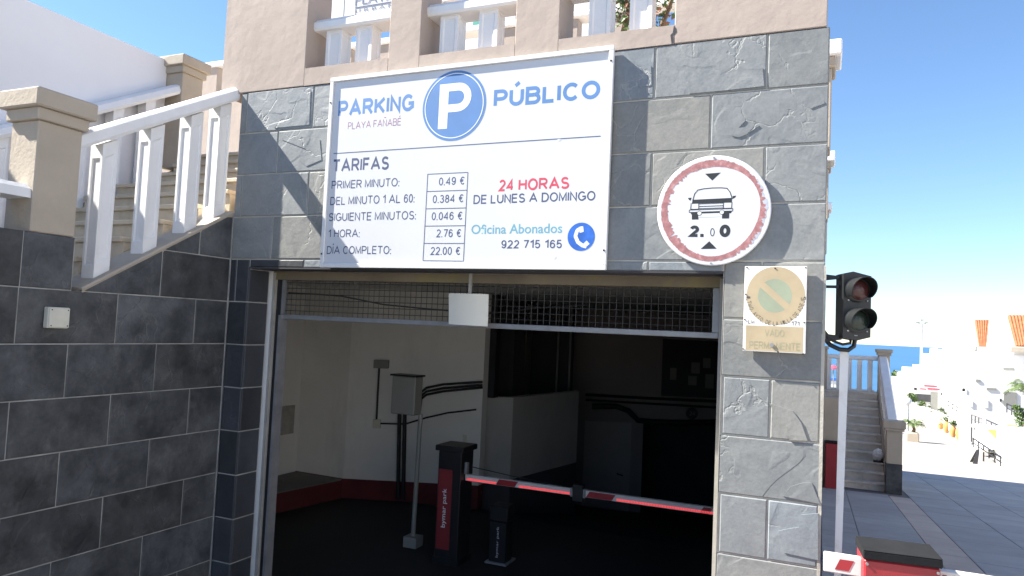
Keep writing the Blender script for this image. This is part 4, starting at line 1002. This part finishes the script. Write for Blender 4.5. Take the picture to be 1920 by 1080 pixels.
sw_ = thing('wall_switch', 'tiny pale switch plate on the garage wall behind the barrier', 'switch', tuple(aw(871,823)))
awbox(867,816,875,831,0,.02,'switch_plate',M['plastic_cream'],sw_)
cp = thing('control_box', 'grey control cabinet mounted on a slim steel pole in the garage', 'cabinet', (.36,2.16,-.5))
MB().bbox(.085,.345,2.06,2.20,.735,1.095,.008).build('cabinet', M['box_grey'], cp)
MB().box(.07,.36,2.045,2.215,1.096,1.112).build('cabinet_top', M['black_paint'], cp)
MB().tube([(.345,2.16,-.49),(.362,2.16,.74)],.022,10).build('pole', M['box_grey'], cp)
MB().bbox(.28,.42,2.09,2.23,-.499,-.40,.004).build('foot', M['box_grey'], cp)
lp_ = thing('stained_plate', 'square stained plate on the bright left garage wall', 'panel', (-2.05,1.9,.4))
a_ = on(527,762,0,-2.055); b_ = on(549,812,0,-2.055); MB().box(-2.06,-2.045,min(a_.y,b_.y),max(a_.y,b_.y),min(a_.z,b_.z),max(a_.z,b_.z)).build('plate', M['old_plate'], lp_)

# ================================================================== STAIRS ON THE RIGHT
s2 = thing('street_stairs', 'weathered stone steps rising beside the building on the right', 'stairs', (4.5,13.2,-1.48))
X0_,X1_ = 3.88,5.13; n_s = 11; z0_ = gz(0,13.2)-.02; hz_ = (.40-z0_)/n_s
for k in range(n_s):
    y_ = 13.3+.295*k; zt_ = z0_+hz_*(k+1)
    MB().box(X0_,X1_-.004,y_+.012,y_+.3,zt_-.5,zt_-.045).build('riser', M['stair_stone'], s2)
    MB().bbox(X0_,X1_-.003,y_-.01,y_+.295,zt_-.045,zt_,.008).build('tread', M['stair_stone'], s2)
MB().box(X0_,X1_,16.56,17.6,-2.5,.398).build('landing', M['stair_stone'], s2)
mb = MB(); mb.prism([(13.3,-2.4),(16.56,-2.4),(16.56,.45),(13.3,z0_+.25)],0,X1_,X1_+.22); mb.build('stringer', M['beige_post'], s2)
lp2 = thing('stair_post', 'beige capped post on a slate plinth at the foot of the street stairs', 'post', (5.26,13.1,-1.5), 'beige capped posts of the street stairs')
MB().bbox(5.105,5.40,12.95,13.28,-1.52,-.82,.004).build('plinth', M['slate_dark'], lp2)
MB().bbox(5.11,5.395,12.955,13.275,-.818,-.15,.006).build('shaft', M['beige_post'], lp2)
MB().bbox(5.07,5.43,12.92,13.30,-.149,-.10,.006).build('collar', M['beige_post'], lp2)
MB().bbox(5.035,5.455,12.90,13.31,-.099,.05,.01).build('cap', M['beige_post'], lp2)
up = thing('stair_post', 'beige capped post at the top right of the street stairs', 'post', (5.29,16.7,.2), 'beige capped posts of the street stairs')
MB().bbox(5.16,5.42,16.6,16.86,-2.4,1.33,.006).build('shaft', M['beige_post'], up)
MB().bbox(5.13,5.45,16.57,16.89,1.331,1.40,.006).build('collar', M['beige_post'], up)
MB().bbox(5.10,5.48,16.54,16.92,1.401,1.49,.01).build('cap', M['beige_post'], up)
sb = thing('street_balustrade', 'thick white sloping rail between the two posts of the street stairs', 'balustrade', (5.25,15,0))
rail(13.28,-.22,16.6,1.22,[(-.10,-.10),(-.12,0),(-.08,.09),(.08,.09),(.12,0),(.10,-.10)],'rail',sb,dx=5.26)
sbm = baluster_mesh(.11,.10,0,.80,.43)
for k in range(9): yb = 13.6+.33*k; put(sbm,'baluster',(5.25,yb,-.98+.434*(yb-13.28)),sb)
mb = MB(); mb.prism([(13.28,-2.4),(16.6,-2.4),(16.6,.52),(13.28,-.95)],0,5.16,5.38); mb.build('side_wall', M['beige_post'], sb)
tb = thing('top_balustrade', 'pale balustrade along the landing with the sea behind it', 'balustrade', (4.5,16.7,.4))
MB().bbox(3.9,5.16,16.62,16.80,1.19,1.30,.02).build('rail', M['white'], tb)
tbm = baluster_mesh(.115,.11,0,.79)
for xb in (4.02,4.26,4.50,4.74,4.98): put(tbm,'baluster',(xb,16.7,.40),tb)
lpst = thing('landing_post', 'beige post against the building at the left end of the landing', 'post', (3.95,16.7,.4))
MB().bbox(3.89,3.985,16.55,16.85,.4,1.42,.006).build('shaft', M['beige_post'], lpst)
MB().bbox(3.885,4.01,16.5,16.9,1.421,1.5,.006).build('cap', M['beige_post'], lpst)
bx = thing('beige_block', 'low beige wall block against the building left of the street stairs', 'wall', (4.05,12.9,-1.4))
MB().bbox(3.89,4.21,12.82,13.25,-1.45,.44,.008).build('block', M['beige_post'], bx)
rb_ = thing('red_cabinet', 'small dark red cabinet in front of the beige block by the stairs', 'cabinet', (4.06,12.7,-1.4))
MB().bbox(3.96,4.19,12.55,12.80,-1.39,-.47,.01).build('cabinet', M['red_paint'], rb_)
MB().bbox(3.95,4.20,12.54,12.81,-.469,-.44,.006).build('lid', M['dark_cap'], rb_)
bgp = on(1656,855,1,14.1)
bag = thing('white_bag', 'crumpled white bag with dark bottom lying on the steps by the post', 'bag', tuple(bgp))
bm = bmesh.new(); bmesh.ops.create_icosphere(bm, subdivisions=3, radius=.11)
for v in bm.verts: v.co *= random.uniform(.85,1.12); v.co.z *= 1.25
MB().frombm(bm, Matrix.Translation((5.02,14.05,bgp.z+.02))).build('bag_body', M['white'], bag)
MB().bbox(4.93,5.12,13.95,14.12,bgp.z-.24,bgp.z-.1,.02).build('bag_base', M['cable'], bag)

# ================================================================== ROOF TERRACE, SEEN THROUGH THE OPENINGS
bd = thing('terrace_sign', 'white sign board with serif lettering seen through the left parapet opening', 'sign', (-.2,2.2,3.2))
MB().bbox(-1.10,.55,2.205,2.24,4.80,5.55,.004).build('board', M['sign_white'], bd)
for x in (-.9,.35): MB().tube([(x,2.26,3.2),(x,2.26,5.5)],.03,8).build('leg', M['steel'], bd)
for x in (-.85,-.70): MB().box(x,x+.004,2.2025,2.2045,4.81,5.5).build('seam', M['box_grey'], bd)
text('PLAYA FAÑABÉ',-.705,.46,4.905,.10,M['ink_dark'],bd,y=2.202,bold=-.004)
MB().box(-.70,.48,2.2,2.204,4.880,4.886).build('ruled_line', M['ink_dark'], bd)
text('U R B A N I Z A C I Ó N',-.70,.46,4.828,.035,M['ink_dark'],bd,y=2.202,bold=0)
rt = thing('rear_balustrade', 'white coped beige balustrade along the back of the roof terrace', 'balustrade', (-2,5,3.2))
MB().bbox(-9,3.6,4.93,5.18,5.73,5.82,.02).build('coping', M['white'], rt)
for k in range(14): x = -8.6+.9*k; MB().bbox(x,x+.42,4.97,5.14,5.2,5.728,.01).build('pier', M['beige'], rt)
MB().bbox(-9,3.6,4.97,5.14,3.2,5.2,.01).build('low_wall', M['beige'], rt)
def ynz(x,y,Y): p = on(x,y,1,Y); return p
h1 = thing('terrace_house', 'white house with green shutter glimpsed through the middle opening', 'house', (-2.5,9,3.2))
MB().box(-3.05,-1.9,9,12,3.2,8.4).build('wall', M['white_far'], h1)
a_ = on(887,52,1,8.95); b_ = on(901,30,1,8.95); MB().box(a_.x,b_.x,8.93,8.995,a_.z,b_.z+.6).build('shutter', M['shade_green'], h1)
a_ = on(827,42,1,7.); b_ = on(832,58,1,7.)
sp = thing('leaning_pole', 'thin dark leaning pole behind the left baluster of the middle opening', 'pole', tuple(b_))
MB().tube([a_+(a_-b_)*.8,a_-(a_-b_)*1.6],.018,6).build('pole_shaft', M['cable'], sp)
h2 = thing('terrace_house', 'white house wall glimpsed through the left of the right opening', 'house', (-.8,9,3.2))
MB().box(-1.7,.25,9,12,3.2,8.9).build('wall', M['white_far'], h2)

def leaves(cs, n, size, name, mts, parent, flat=.6):
    mb = MB(); mi = []
    for _ in range(n):
        c, r_ = random.choice(cs); 
        d = Vector((random.gauss(0,1),random.gauss(0,1),random.gauss(0,1))).normalized()*r_*random.random()**.4
        p = Vector(c)+Vector((d.x,d.y,d.z*.85)); s_ = size*random.uniform(.6,1.4)
        q = Quaternion((random.gauss(0,1),random.gauss(0,1),random.gauss(0,1),random.gauss(0,1))).normalized()
        a = q@Vector((s_,0,0)); b_ = q@Vector((0,s_*.55,0)); f_ = q@Vector((0,0,s_*.15))
        mb.add([p-a,p-b_+f_,p+a,p+b_+f_],[(0,1,2),(0,2,3)]); mi += [0 if random.random() < .72 else 1]*2
    me = mb.mesh(name)
    for m_ in mts: me.materials.append(m_)
    me.polygons.foreach_set('material_index', mi)
    return link(name, me, None, parent)
tr = thing('bougainvillea', 'leafy green and rust coloured shrub behind the right parapet opening', 'shrub', (2.0,3.7,3.2))
MB().tube([(1.9,3.8,3.2),(1.85,3.75,4.2),(1.75,3.8,4.9),(1.9,3.8,5.6)],[.07,.055,.04,.02],8).build('trunk', M['trunk'], tr)
MB().tube([(1.85,3.75,4.3),(2.2,3.7,4.9),(2.45,3.6,5.5)],[.04,.03,.015],7).build('branch', M['trunk'], tr)
leaves([((1.35,3.7,5.55),.22),((1.75,3.8,5.25),.28),((2.05,3.6,5.0),.28),((2.3,3.7,5.3),.42),((2.1,3.8,5.8),.5),((1.6,3.9,5.9),.4),((1.12,3.6,4.95),.07),((1.10,3.6,5.25),.08)],1500,.035,'crown',[M['leaf'],M['leaf2']],tr)

# ================================================================== DISTANT TOWN
def house(label, px0, px1, ytop, Y, depth, zb=-12, cat='house', wins=(), mt='white_far', roof=None):
    a = on(px0,ytop,1,Y); b_ = on(px1,ytop,1,Y)
    t_ = thing('white_house', label, cat, ((a.x+b_.x)/2,Y,gz(0,Y)))
    wl_ = MB().box(a.x,b_.x,Y,Y+depth,zb,a.z).build('wall', M[mt], t_)
    for (x0,y0,x1,y1,mm,nm) in wins:
        p = on(x0,y1,1,Y-.05); q = on(x1,y0,1,Y-.05)
        MB().box(p.x,q.x,Y-.06,Y-.005,p.z,q.z).build(nm, M[mm], wl_)
    return t_
def tiled(parent, pts, Y, n, dy):
    """barrel tiles running down a slope: pts = photo corners TL,TR,BR,BL; top edge lies dy behind the eave"""
    TL_,TR_ = on(*pts[0],1,Y+dy),on(*pts[1],1,Y+dy); BR_,BL_ = on(*pts[2],1,Y),on(*pts[3],1,Y)
    mb = MB(); mb.add([TL_,TR_,BR_,BL_,TL_+Vector((0,.1,-.15)),TR_+Vector((0,.1,-.15)),BR_+Vector((0,.1,-.15)),BL_+Vector((0,.1,-.15))],[(0,1,2,3),(4,5,6,7),(0,1,5,4),(1,2,6,5),(2,3,7,6),(3,0,4,7)])
    for k in range(n):
        s_ = (k+.5)/n; p = TL_.lerp(TR_,s_); q = BL_.lerp(BR_,s_); r_ = (TR_-TL_).length/n*.30
        mb.tube([p,q],[r_,max(r_*.7,.02)],6)
    tag(mb.build('roof', M['roof_tile'], parent), kind=None)
ab_ = thing('bounce_building', 'long white building across the street, outside the photo on the right', 'building', (13,0,-.3))
MB().box(13.2,20,-22,22,-4,5.2).build('wall', M['far_grey'], ab_)  # out of view; added so its sunlit face bounces light onto facade and garage
for k in range(9): MB().box(13.12,13.195,-20+4.6*k,-18.6+4.6*k,.6,2.1).build('window', M['dark_glass'], ab_)
house('far low white building beside the sea behind the street lamp',1683,1702,698,108,6)
house('far white roof block left of the tall floodlight mast',1700,1728,690,100,6)
house('white stepped block immediately right of the tall floodlight mast',1722,1744,686,92,6)
house('white stepped block one step below the gabled chimney house',1742,1760,664,88,6)
house('white stepped block directly left of the gabled house',1758,1787,654,84,6)
hA = house('tall white gabled house with an orange tiled slope, left of the pair',1795,1860,652,66,8,wins=((1838,670,1847,698,'dark_glass','window'),(1800,693,1803,698,'iron','wall_lamp')))
a_ = [on(*p,1,68.1) for p in ((1785,653),(1794,645),(1799,625),(1803,599),(1830,598),(1838,652))]
MB().prism([(p.x,p.z) for p in a_],1,68.1,68.6).build('gable', M['white_far'], hA)
tiled(hA,[(1828,600),(1857,600),(1849,650),(1836,650)],65,6,3)
a_ = on(1828,657,1,64.7); b_ = on(1855,650,1,64.7); MB().bbox(a_.x,b_.x,64.6,65.9,a_.z,b_.z,.05).build('eave', M['box_grey'], hA)
hB = house('tall white house with a large orange tiled slope at the right edge',1855,1990,652,60,10,wins=((1881,690,1902,694,'box_grey','ledge'),(1903,670,1990,690,'white_wall','balcony')))
a_ = [on(*p,1,62.1) for p in ((1853,652),(1858,600),(1861,589),(1890,590),(1905,650))]
MB().prism([(p.x,p.z) for p in a_],1,62.1,62.7).build('gable', M['white_far'], hB)
tiled(hB,[(1890,591),(1960,591),(1960,648),(1905,648)],59,11,3)
a_ = on(1893,660,1,59); b_ = on(1960,652,1,59); MB().bbox(a_.x,b_.x,58.8,59.9,a_.z,b_.z,.05).build('eave', M['beige_post'], hB)
hC = house('long white shopfront block with red lettered fascia on the plaza',1686,1800,712,72,8,wins=((1745,736,1762,772,'box_grey','porch'),(1716,740,1745,752,'concrete_dark','window'),(1714,727,1719,731,'iron','wall_lamp'),(1762,738,1785,745,'iron','awning')))
for (x0,x1,y0,y1) in ((1733,1757,722,726),(1725,1737,728,731),(1739,1762,728,731),(1770,1779,729,732)):
    p = on(x0,(y0+y1)/2+.8,1,71.9); q = on(x1,(y0+y1)/2-.8,1,71.9); MB().box(p.x,q.x,71.9,71.93,p.z,q.z).build('red_lettering', M['ink_red'], hC)
hD = house('broad white terrace building with shaded balcony at the right edge',1812,2000,700,50,10,wins=((1830,712,1838,716,'box_grey','vent'),(1850,728,1868,731,'box_grey','ledge'),(1898,765,1920,768,'iron','rail_band'),(1818,752,1824,762,'white_wall','shutter'),(1845,750,1853,764,'white_wall','shutter'),(1882,736,1906,760,'box_grey','balcony_recess'),(1804,728,1810,734,'iron','wall_lamp'),(1875,748,1878,753,'iron','wall_lamp')))
# plaza walls and terraces that step up on the right
def gwall(label, p0, p1, h, th=.25):
    a, b_ = ground(*p0), ground(*p1); t_ = thing('terrace_wall', label, 'wall', tuple((a+b_)/2))
    d = (b_-a).normalized(); n = Vector((-d.y,d.x,0))*th/2
    vs = []
    for p in (a,b_):
        for s_ in (-1,1):
            for z in (-.3,h): vs.append(p+n*s_+Vector((0,0,z)))
    MB().add(vs,[(0,1,3,2),(4,6,7,5),(0,4,5,1),(2,3,7,6),(1,5,7,3),(0,2,6,4)]).build('wall_body', M['white_far'], t_); return t_
def rails(label, pts, name='iron_railing', mt='iron', r=.03, posts=6, drop=.8, mids=(.5,)):
    t_ = thing(name, label, 'railing', tuple(pts[0]))
    MB().tube(pts,r,6).build('top_rail', M[mt], t_)
    for m_ in mids: MB().tube([p-Vector((0,0,drop*m_)) for p in pts],r*.7,6).build('mid_rail', M[mt], t_)
    for k in range(posts):
        s_ = k/(posts-1)*(len(pts)-1); i_ = min(int(s_),len(pts)-2); p = Vector(pts[i_]).lerp(Vector(pts[i_+1]),s_-i_)
        MB().tube([p,p-Vector((0,0,drop))],r*.8,6).build('railing_post', M[mt], t_)
    return t_
def AT(x,y,D): return CAM+pxray(x,y)*D
def block(label, x0,x1,y0,y1,D,dep=2.5, mt='white_far', nm='terrace_block', cat='wall'):
    a = AT(x0,y0,D); Y = a.y; p = on(x0,y1,1,Y); q = on(x1,y0,1,Y)
    t_ = thing(nm,label,cat,((p.x+q.x)/2,Y,p.z)); MB().box(p.x,q.x,Y,Y+dep,p.z-3,q.z).build('block_body', M[mt], t_); return t_
block('pale pillar like terrace block behind the orange urns',1784,1800,775,802,64,1.)
block('white upper terrace wall right of the orange urns',1814,1822,782,845,36,2.5)
block('white restaurant terrace wall in the middle of the plaza',1846,1930,812,850,31.5,2.5)
block('white wall corner at the lower right edge of the plaza',1886,1960,812,895,25,1.5)
rails('black iron railing descending on the upper restaurant terrace',[AT(1778,752,45),AT(1802,768,43)],posts=4,drop=.5)
rails('black iron railing over the middle white terrace wall',[AT(1822,777,35),AT(1842,785,34.5)],posts=4,drop=.45)
rails('black iron railing over the orange canopy on the restaurant terrace',[AT(1849,787,34),AT(1890,806,31)],posts=5,drop=.45)
rails('black iron railing beside the lower terrace table',[AT(1825,822,28),AT(1876,856,25.5)],posts=6,drop=.35)
tt_ = AT(1818,800,34)
for k_,(x_,y_,lb__) in enumerate(((1812,775,'slim white post at the upper end of the restaurant terrace'),(1846,782,'slim white post between the two middle iron railings'))):
    p_ = AT(x_,y_,34); t_ = thing('terrace_column', lb__, 'column', (p_.x,p_.y,gz(0,p_.y))); MB().bbox(p_.x-.07,p_.x+.07,p_.y-.07,p_.y+.07,gz(0,p_.y)-.1,p_.z,.01).build('shaft', M['white_far'], t_)
for k_,(x_,y_,D_,lb__) in enumerate(((1836,800,33.5,'small table with a shaded beige cloth beneath the middle railing'),(1862,846,27,'low wooden table in shade beside the lower railing'))):
    p_ = AT(x_,y_,D_); t_ = thing('terrace_table', lb__, 'table', (p_.x,p_.y,p_.z-.7)); MB().bbox(p_.x-.35,p_.x+.35,p_.y-.3,p_.y+.3,p_.z-.03,p_.z,.01).build('table_top', M['beige_step'], t_)
    for sx in (-.3,.3): MB().tube([(p_.x+sx,p_.y,p_.z-.03),(p_.x+sx,p_.y,p_.z-.72)],.03,6).build('leg', M['iron'], t_)
rails('white ramp railing curving down beside the lamp post',[AT(1689,762,60),AT(1710,760,58),AT(1735,765,55),AT(1765,775,50),AT(1780,784,47)],name='white_railing',mt='white_far',r=.05,posts=8,drop=.8,mids=(.35,.7))
# orange canopy and its corner post
oc = thing('orange_canopy', 'orange canvas windbreak over the restaurant terrace', 'canopy', tuple(AT(1870,820,33)))
q = [AT(1852,806,31),AT(1876,811,30.5),AT(1896,812,30),AT(1890,834,29.8),AT(1866,821,30.3)]
MB().add([p for p in q]+[p+Vector((.1,.4,0)) for p in q],[(0,1,2,3,4),(9,8,7,6,5)]+[(i,(i+1)%5,5+(i+1)%5,5+i) for i in range(5)]).build('canvas', M['wood_orange'], oc)
ob = thing('orange_crate', 'small orange and dark box on the terrace wall end', 'box', tuple(AT(1902,806,30)))
c_ = AT(1902,806,30); MB().bbox(c_.x-.22,c_.x+.12,c_.y-.1,c_.y+.2,c_.z-.2,c_.z+.17,.02).build('box_body', M['wood_orange'], ob)
MB().bbox(c_.x+.13,c_.x+.28,c_.y-.1,c_.y+.2,c_.z-.22,c_.z+.15,.02).build('box_end', M['dark_glass'], ob)
# white parasols on the plaza
def parasol(label, px,py, D, r_, h_, col='white_far'):
    c = AT(px,py,D); t_ = thing('parasol', label, 'parasol', (c.x,c.y,c.z-h_), 'parasols on the plaza')
    MB().lathe([(r_,-.05),(r_,0),(r_*.5,.22*r_),(.04,.42*r_)],c,8).build('canopy', M[col], t_)
    MB().tube([c,c-Vector((0,0,h_))],.03,8).build('pole', M['steel'], t_)
parasol('flat white parasol over the lower terrace tables',1862,838,29.5,.75,1.6)
parasol('red parasol seen between the landing balusters',1563,690,44,.42,3.,'parasol_red')
ab = thing('a_board', 'small black folding A board standing on the sunlit plaza', 'sign', tuple(ground(1830,868)))
c_ = ground(1830,869)
for s_ in (-1,1):
    MB().add([c_+Vector((-.15,.25*s_,0)),c_+Vector((.0,.25*s_,0)),c_+Vector((.10,.02*s_,.50)),c_+Vector((.02,.02*s_,.50)),c_+Vector((-.15,.28*s_,0)),c_+Vector((.0,.28*s_,0)),c_+Vector((.10,.05*s_,.50)),c_+Vector((.02,.05*s_,.50))],[(0,1,2,3),(4,7,6,5),(0,4,5,1),(1,5,6,2),(2,6,7,3),(3,7,4,0)]).build('leaf', M['iron'], ab)
# orange urns in a receding row
ul = ['largest and nearest orange urn of the row by the terrace wall','second orange urn from the front, with a green plant','third orange urn of the row','farthest and smallest orange urn of the row']
for k,(px,py,hp_) in enumerate(((1800,827,27),(1787,820,22),(1775,812,22),(1764,805,19))):
    c = ground(px,py); s_ = hp_*(c-CAM).dot(FX)/FPX/1.12; t_ = thing('orange_urn', ul[k], 'urn', tuple(c), 'orange urns along the plaza'); r_ = .27*s_*(1 if k else 1.05)
    MB().lathe([(r_*.5,0),(r_*.9,.25*s_),(r_*1.15,.6*s_),(r_*1.0,.9*s_),(r_*.6,1.05*s_),(r_*.7,1.12*s_)],c,14).build('urn_body', M['terracotta'], t_)
    if k in (1,2): leaves([((c.x,c.y,c.z+1.35*s_),.22)],110,.07,'foliage',[M['leaf'],M['leaf']],t_)
def frond(base, az, L_, rise, w_, mb):
    pts = []; n = 7
    for i in range(n+1):
        s_ = i/n; pts.append(base+Vector((math.cos(az)*L_*s_,math.sin(az)*L_*s_,rise*math.sin(s_*2.2)-L_*.42*s_*s_)))
    for i in range(n):
        d = (pts[i+1]-pts[i]).normalized(); sd = d.cross(Vector((0,0,1))).normalized(); ww_ = w_*math.sin(math.pi*(i+.6)/(n+.6))
        for sg_ in (-1,1):
            for j in range(3):
                p = pts[i].lerp(pts[i+1],j/3); t2 = p+sd*sg_*ww_+d*ww_*.6-Vector((0,0,ww_*.5)); q2 = p+d*.05*L_
                mb.add([p,q2,t2],[(0,1,2)])
def palm(label, c, hgt, L_, n=14, w_=.28, trunk=.09, name='palm'):
    t_ = thing(name, label, 'palm', tuple(c))
    MB().tube([c,c+Vector((.04,0,hgt*.5)),c+Vector((0,0,hgt))],[trunk*1.3,trunk,trunk*.9],8).build('trunk', M['trunk'], t_)
    mb = MB()
    for k in range(n): frond(c+Vector((0,0,hgt)), 2*math.pi*k/n+random.uniform(-.2,.2), L_*random.uniform(.8,1.1), L_*random.uniform(.35,.8), w_*L_, mb)
    me = mb.mesh('crown'); link('crown', me, M['palm_leaf'], t_); return t_
pb = ground(1711,828)+Vector((0,0,.35))
tp = thing('palm_planter', 'square terracotta planter at the foot of the white lamp post', 'planter', (pb.x,pb.y,pb.z-.3))
MB().bbox(pb.x-.32,pb.x+.27,pb.y-.3,pb.y+.3,pb.z-.38,pb.z+.12,.05).build('tub', M['beige_post'], tp)
palm('small bushy palm growing in the terracotta planter',Vector((pb.x+.03,pb.y,pb.z+.12)),.28,.62,18,.32,.07)
palm('tall palm crown hanging in at the right edge of the photo',AT(1925,800,30),1.35,.95,18,.28,.1)
palm('bare thin palm at the far end of the plaza left of the lamp post',AT(1697,768,70),1.2,1.3,7,.12,.06)
sh = thing('round_bush', 'pale green bush on the plaza in front of the shopfront', 'bush', tuple(AT(1709,755,62)))
leaves([(AT(1709,743,62),.35),(AT(1713,748,62),.3)],260,.12,'foliage',[M['leaf'],M['leaf']],sh)
sh = thing('round_bush', 'dark green shrub at the lower right terrace table', 'bush', tuple(AT(1880,850,27)))
leaves([(AT(1881,841,27),.22),(AT(1862,850,27),.16)],160,.06,'foliage',[M['leaf'],M['leaf']],sh)
sh = thing('round_bush', 'bushy treetop in front of the far low white building by the sea', 'bush', tuple(AT(1680,702,100)))
leaves([(AT(1681,703,100),.7)],160,.25,'foliage',[M['leaf'],M['leaf']],sh)
aw_ = thing('dark_awning', 'dark sloping awning beside the slim white column of the shopfront', 'awning', tuple(AT(1774,760,57)))
q = [AT(1764,741,57),AT(1786,739,57),AT(1778,748,56),AT(1770,752,56)]
MB().add(q+[p+Vector((0,.4,-.05)) for p in q],[(0,1,2,3),(7,6,5,4)]+[(i,(i+1)%4,4+(i+1)%4,4+i) for i in range(4)]).build('canvas', M['box_grey'], aw_)
sh = thing('round_bush', 'dark hedge climbing down beside the ramp behind the orange urns', 'bush', tuple(AT(1770,780,52)))
leaves([(AT(1767,768,54),.3),(AT(1773,776,53),.3),(AT(1780,784,52),.22)],260,.08,'foliage',[M['leaf'],M['iron']],sh)
sh = thing('round_bush', 'leafy plants hanging over the railing at the right edge below the palm', 'bush', tuple(AT(1912,790,29)))
leaves([(AT(1912,776,29),.25),(AT(1918,792,29),.3),(AT(1906,765,29),.15)],240,.07,'foliage',[M['leaf'],M['leaf']],sh)
rails('thin dark railing on the balcony at the right edge of the photo',[AT(1888,757,33),AT(1926,776,31)],posts=5,drop=.4)
sh = thing('round_bush', 'dark planting strip under the shopfront on the plaza', 'bush', tuple(AT(1740,760,66)))
leaves([(AT(1728,757,66),.4),(AT(1741,761,66),.4),(AT(1753,765,66),.35)],300,.13,'foliage',[M['leaf'],M['leaf']],sh)
# lamp posts
lb_ = ground(1701,826); ltop = AT(1702,757,(lb_-CAM).dot(FX))
l1 = thing('street_lamp', 'white lamp post with a round globe beside the planter', 'street lamp', tuple(lb_))
MB().tube([Vector((lb_.x,lb_.y,lb_.z)),Vector((lb_.x,lb_.y,ltop.z))],.07,8).build('post', M['white_far'], l1)
bm = bmesh.new(); bmesh.ops.create_icosphere(bm, subdivisions=2, radius=.2); MB().frombm(bm, Matrix.Translation((lb_.x,lb_.y,ltop.z+.1)), True).build('globe', M['lamp_lens'], l1)
l3 = AT(1762,733,58); l3b = AT(1762,775,58)
l2 = thing('white_column', 'slim white column at the corner of the shopfront porch', 'column', tuple(l3b))
MB().bbox(l3.x-.09,l3.x+.09,l3.y-.09,l3.y+.09,l3b.z-1,l3.z,.01).build('shaft', M['white_far'], l2)
ft = AT(1728.5,608,80); fb2 = AT(1728.5,700,80)
fl_ = thing('floodlight_mast', 'tall white mast with three floodlights against the sea', 'street lamp', (ft.x,ft.y,fb2.z-3))
MB().tube([(ft.x,ft.y,fb2.z-6),(ft.x,ft.y,ft.z)],[.17,.12],10).build('mast', M['white_far'], fl_)
for dx_,dz_ in ((-.4,.0),(.0,.3),(.42,.0)):
    MB().tube([(ft.x,ft.y,ft.z),(ft.x+dx_,ft.y,ft.z+dz_+.12)],.03,6).build('arm', M['steel'], fl_)
    MB().bbox(ft.x+dx_-.2,ft.x+dx_+.2,ft.y-.15,ft.y+.15,ft.z+dz_+.12,ft.z+dz_+.24,.03).build('floodlight', M['steel'], fl_)
# two pale poolside strips beyond the balusters (tent and sun roof on the beach)
tn_ = thing('beach_tent', 'blue and white beach tent seen low between the landing balusters', 'tent', tuple(AT(1560,720,60)))
c_ = AT(1562,716,60); MB().bbox(c_.x-.5,c_.x+.5,c_.y,c_.y+1,c_.z-6,c_.z+.1,.02).build('tent_wall', M['white_far'], tn_)
MB().bbox(c_.x-.55,c_.x+.55,c_.y-.1,c_.y+1.1,c_.z+.11,c_.z+.35,.04).build('tent_roof', M['phone_blue'], tn_)

flush_text()
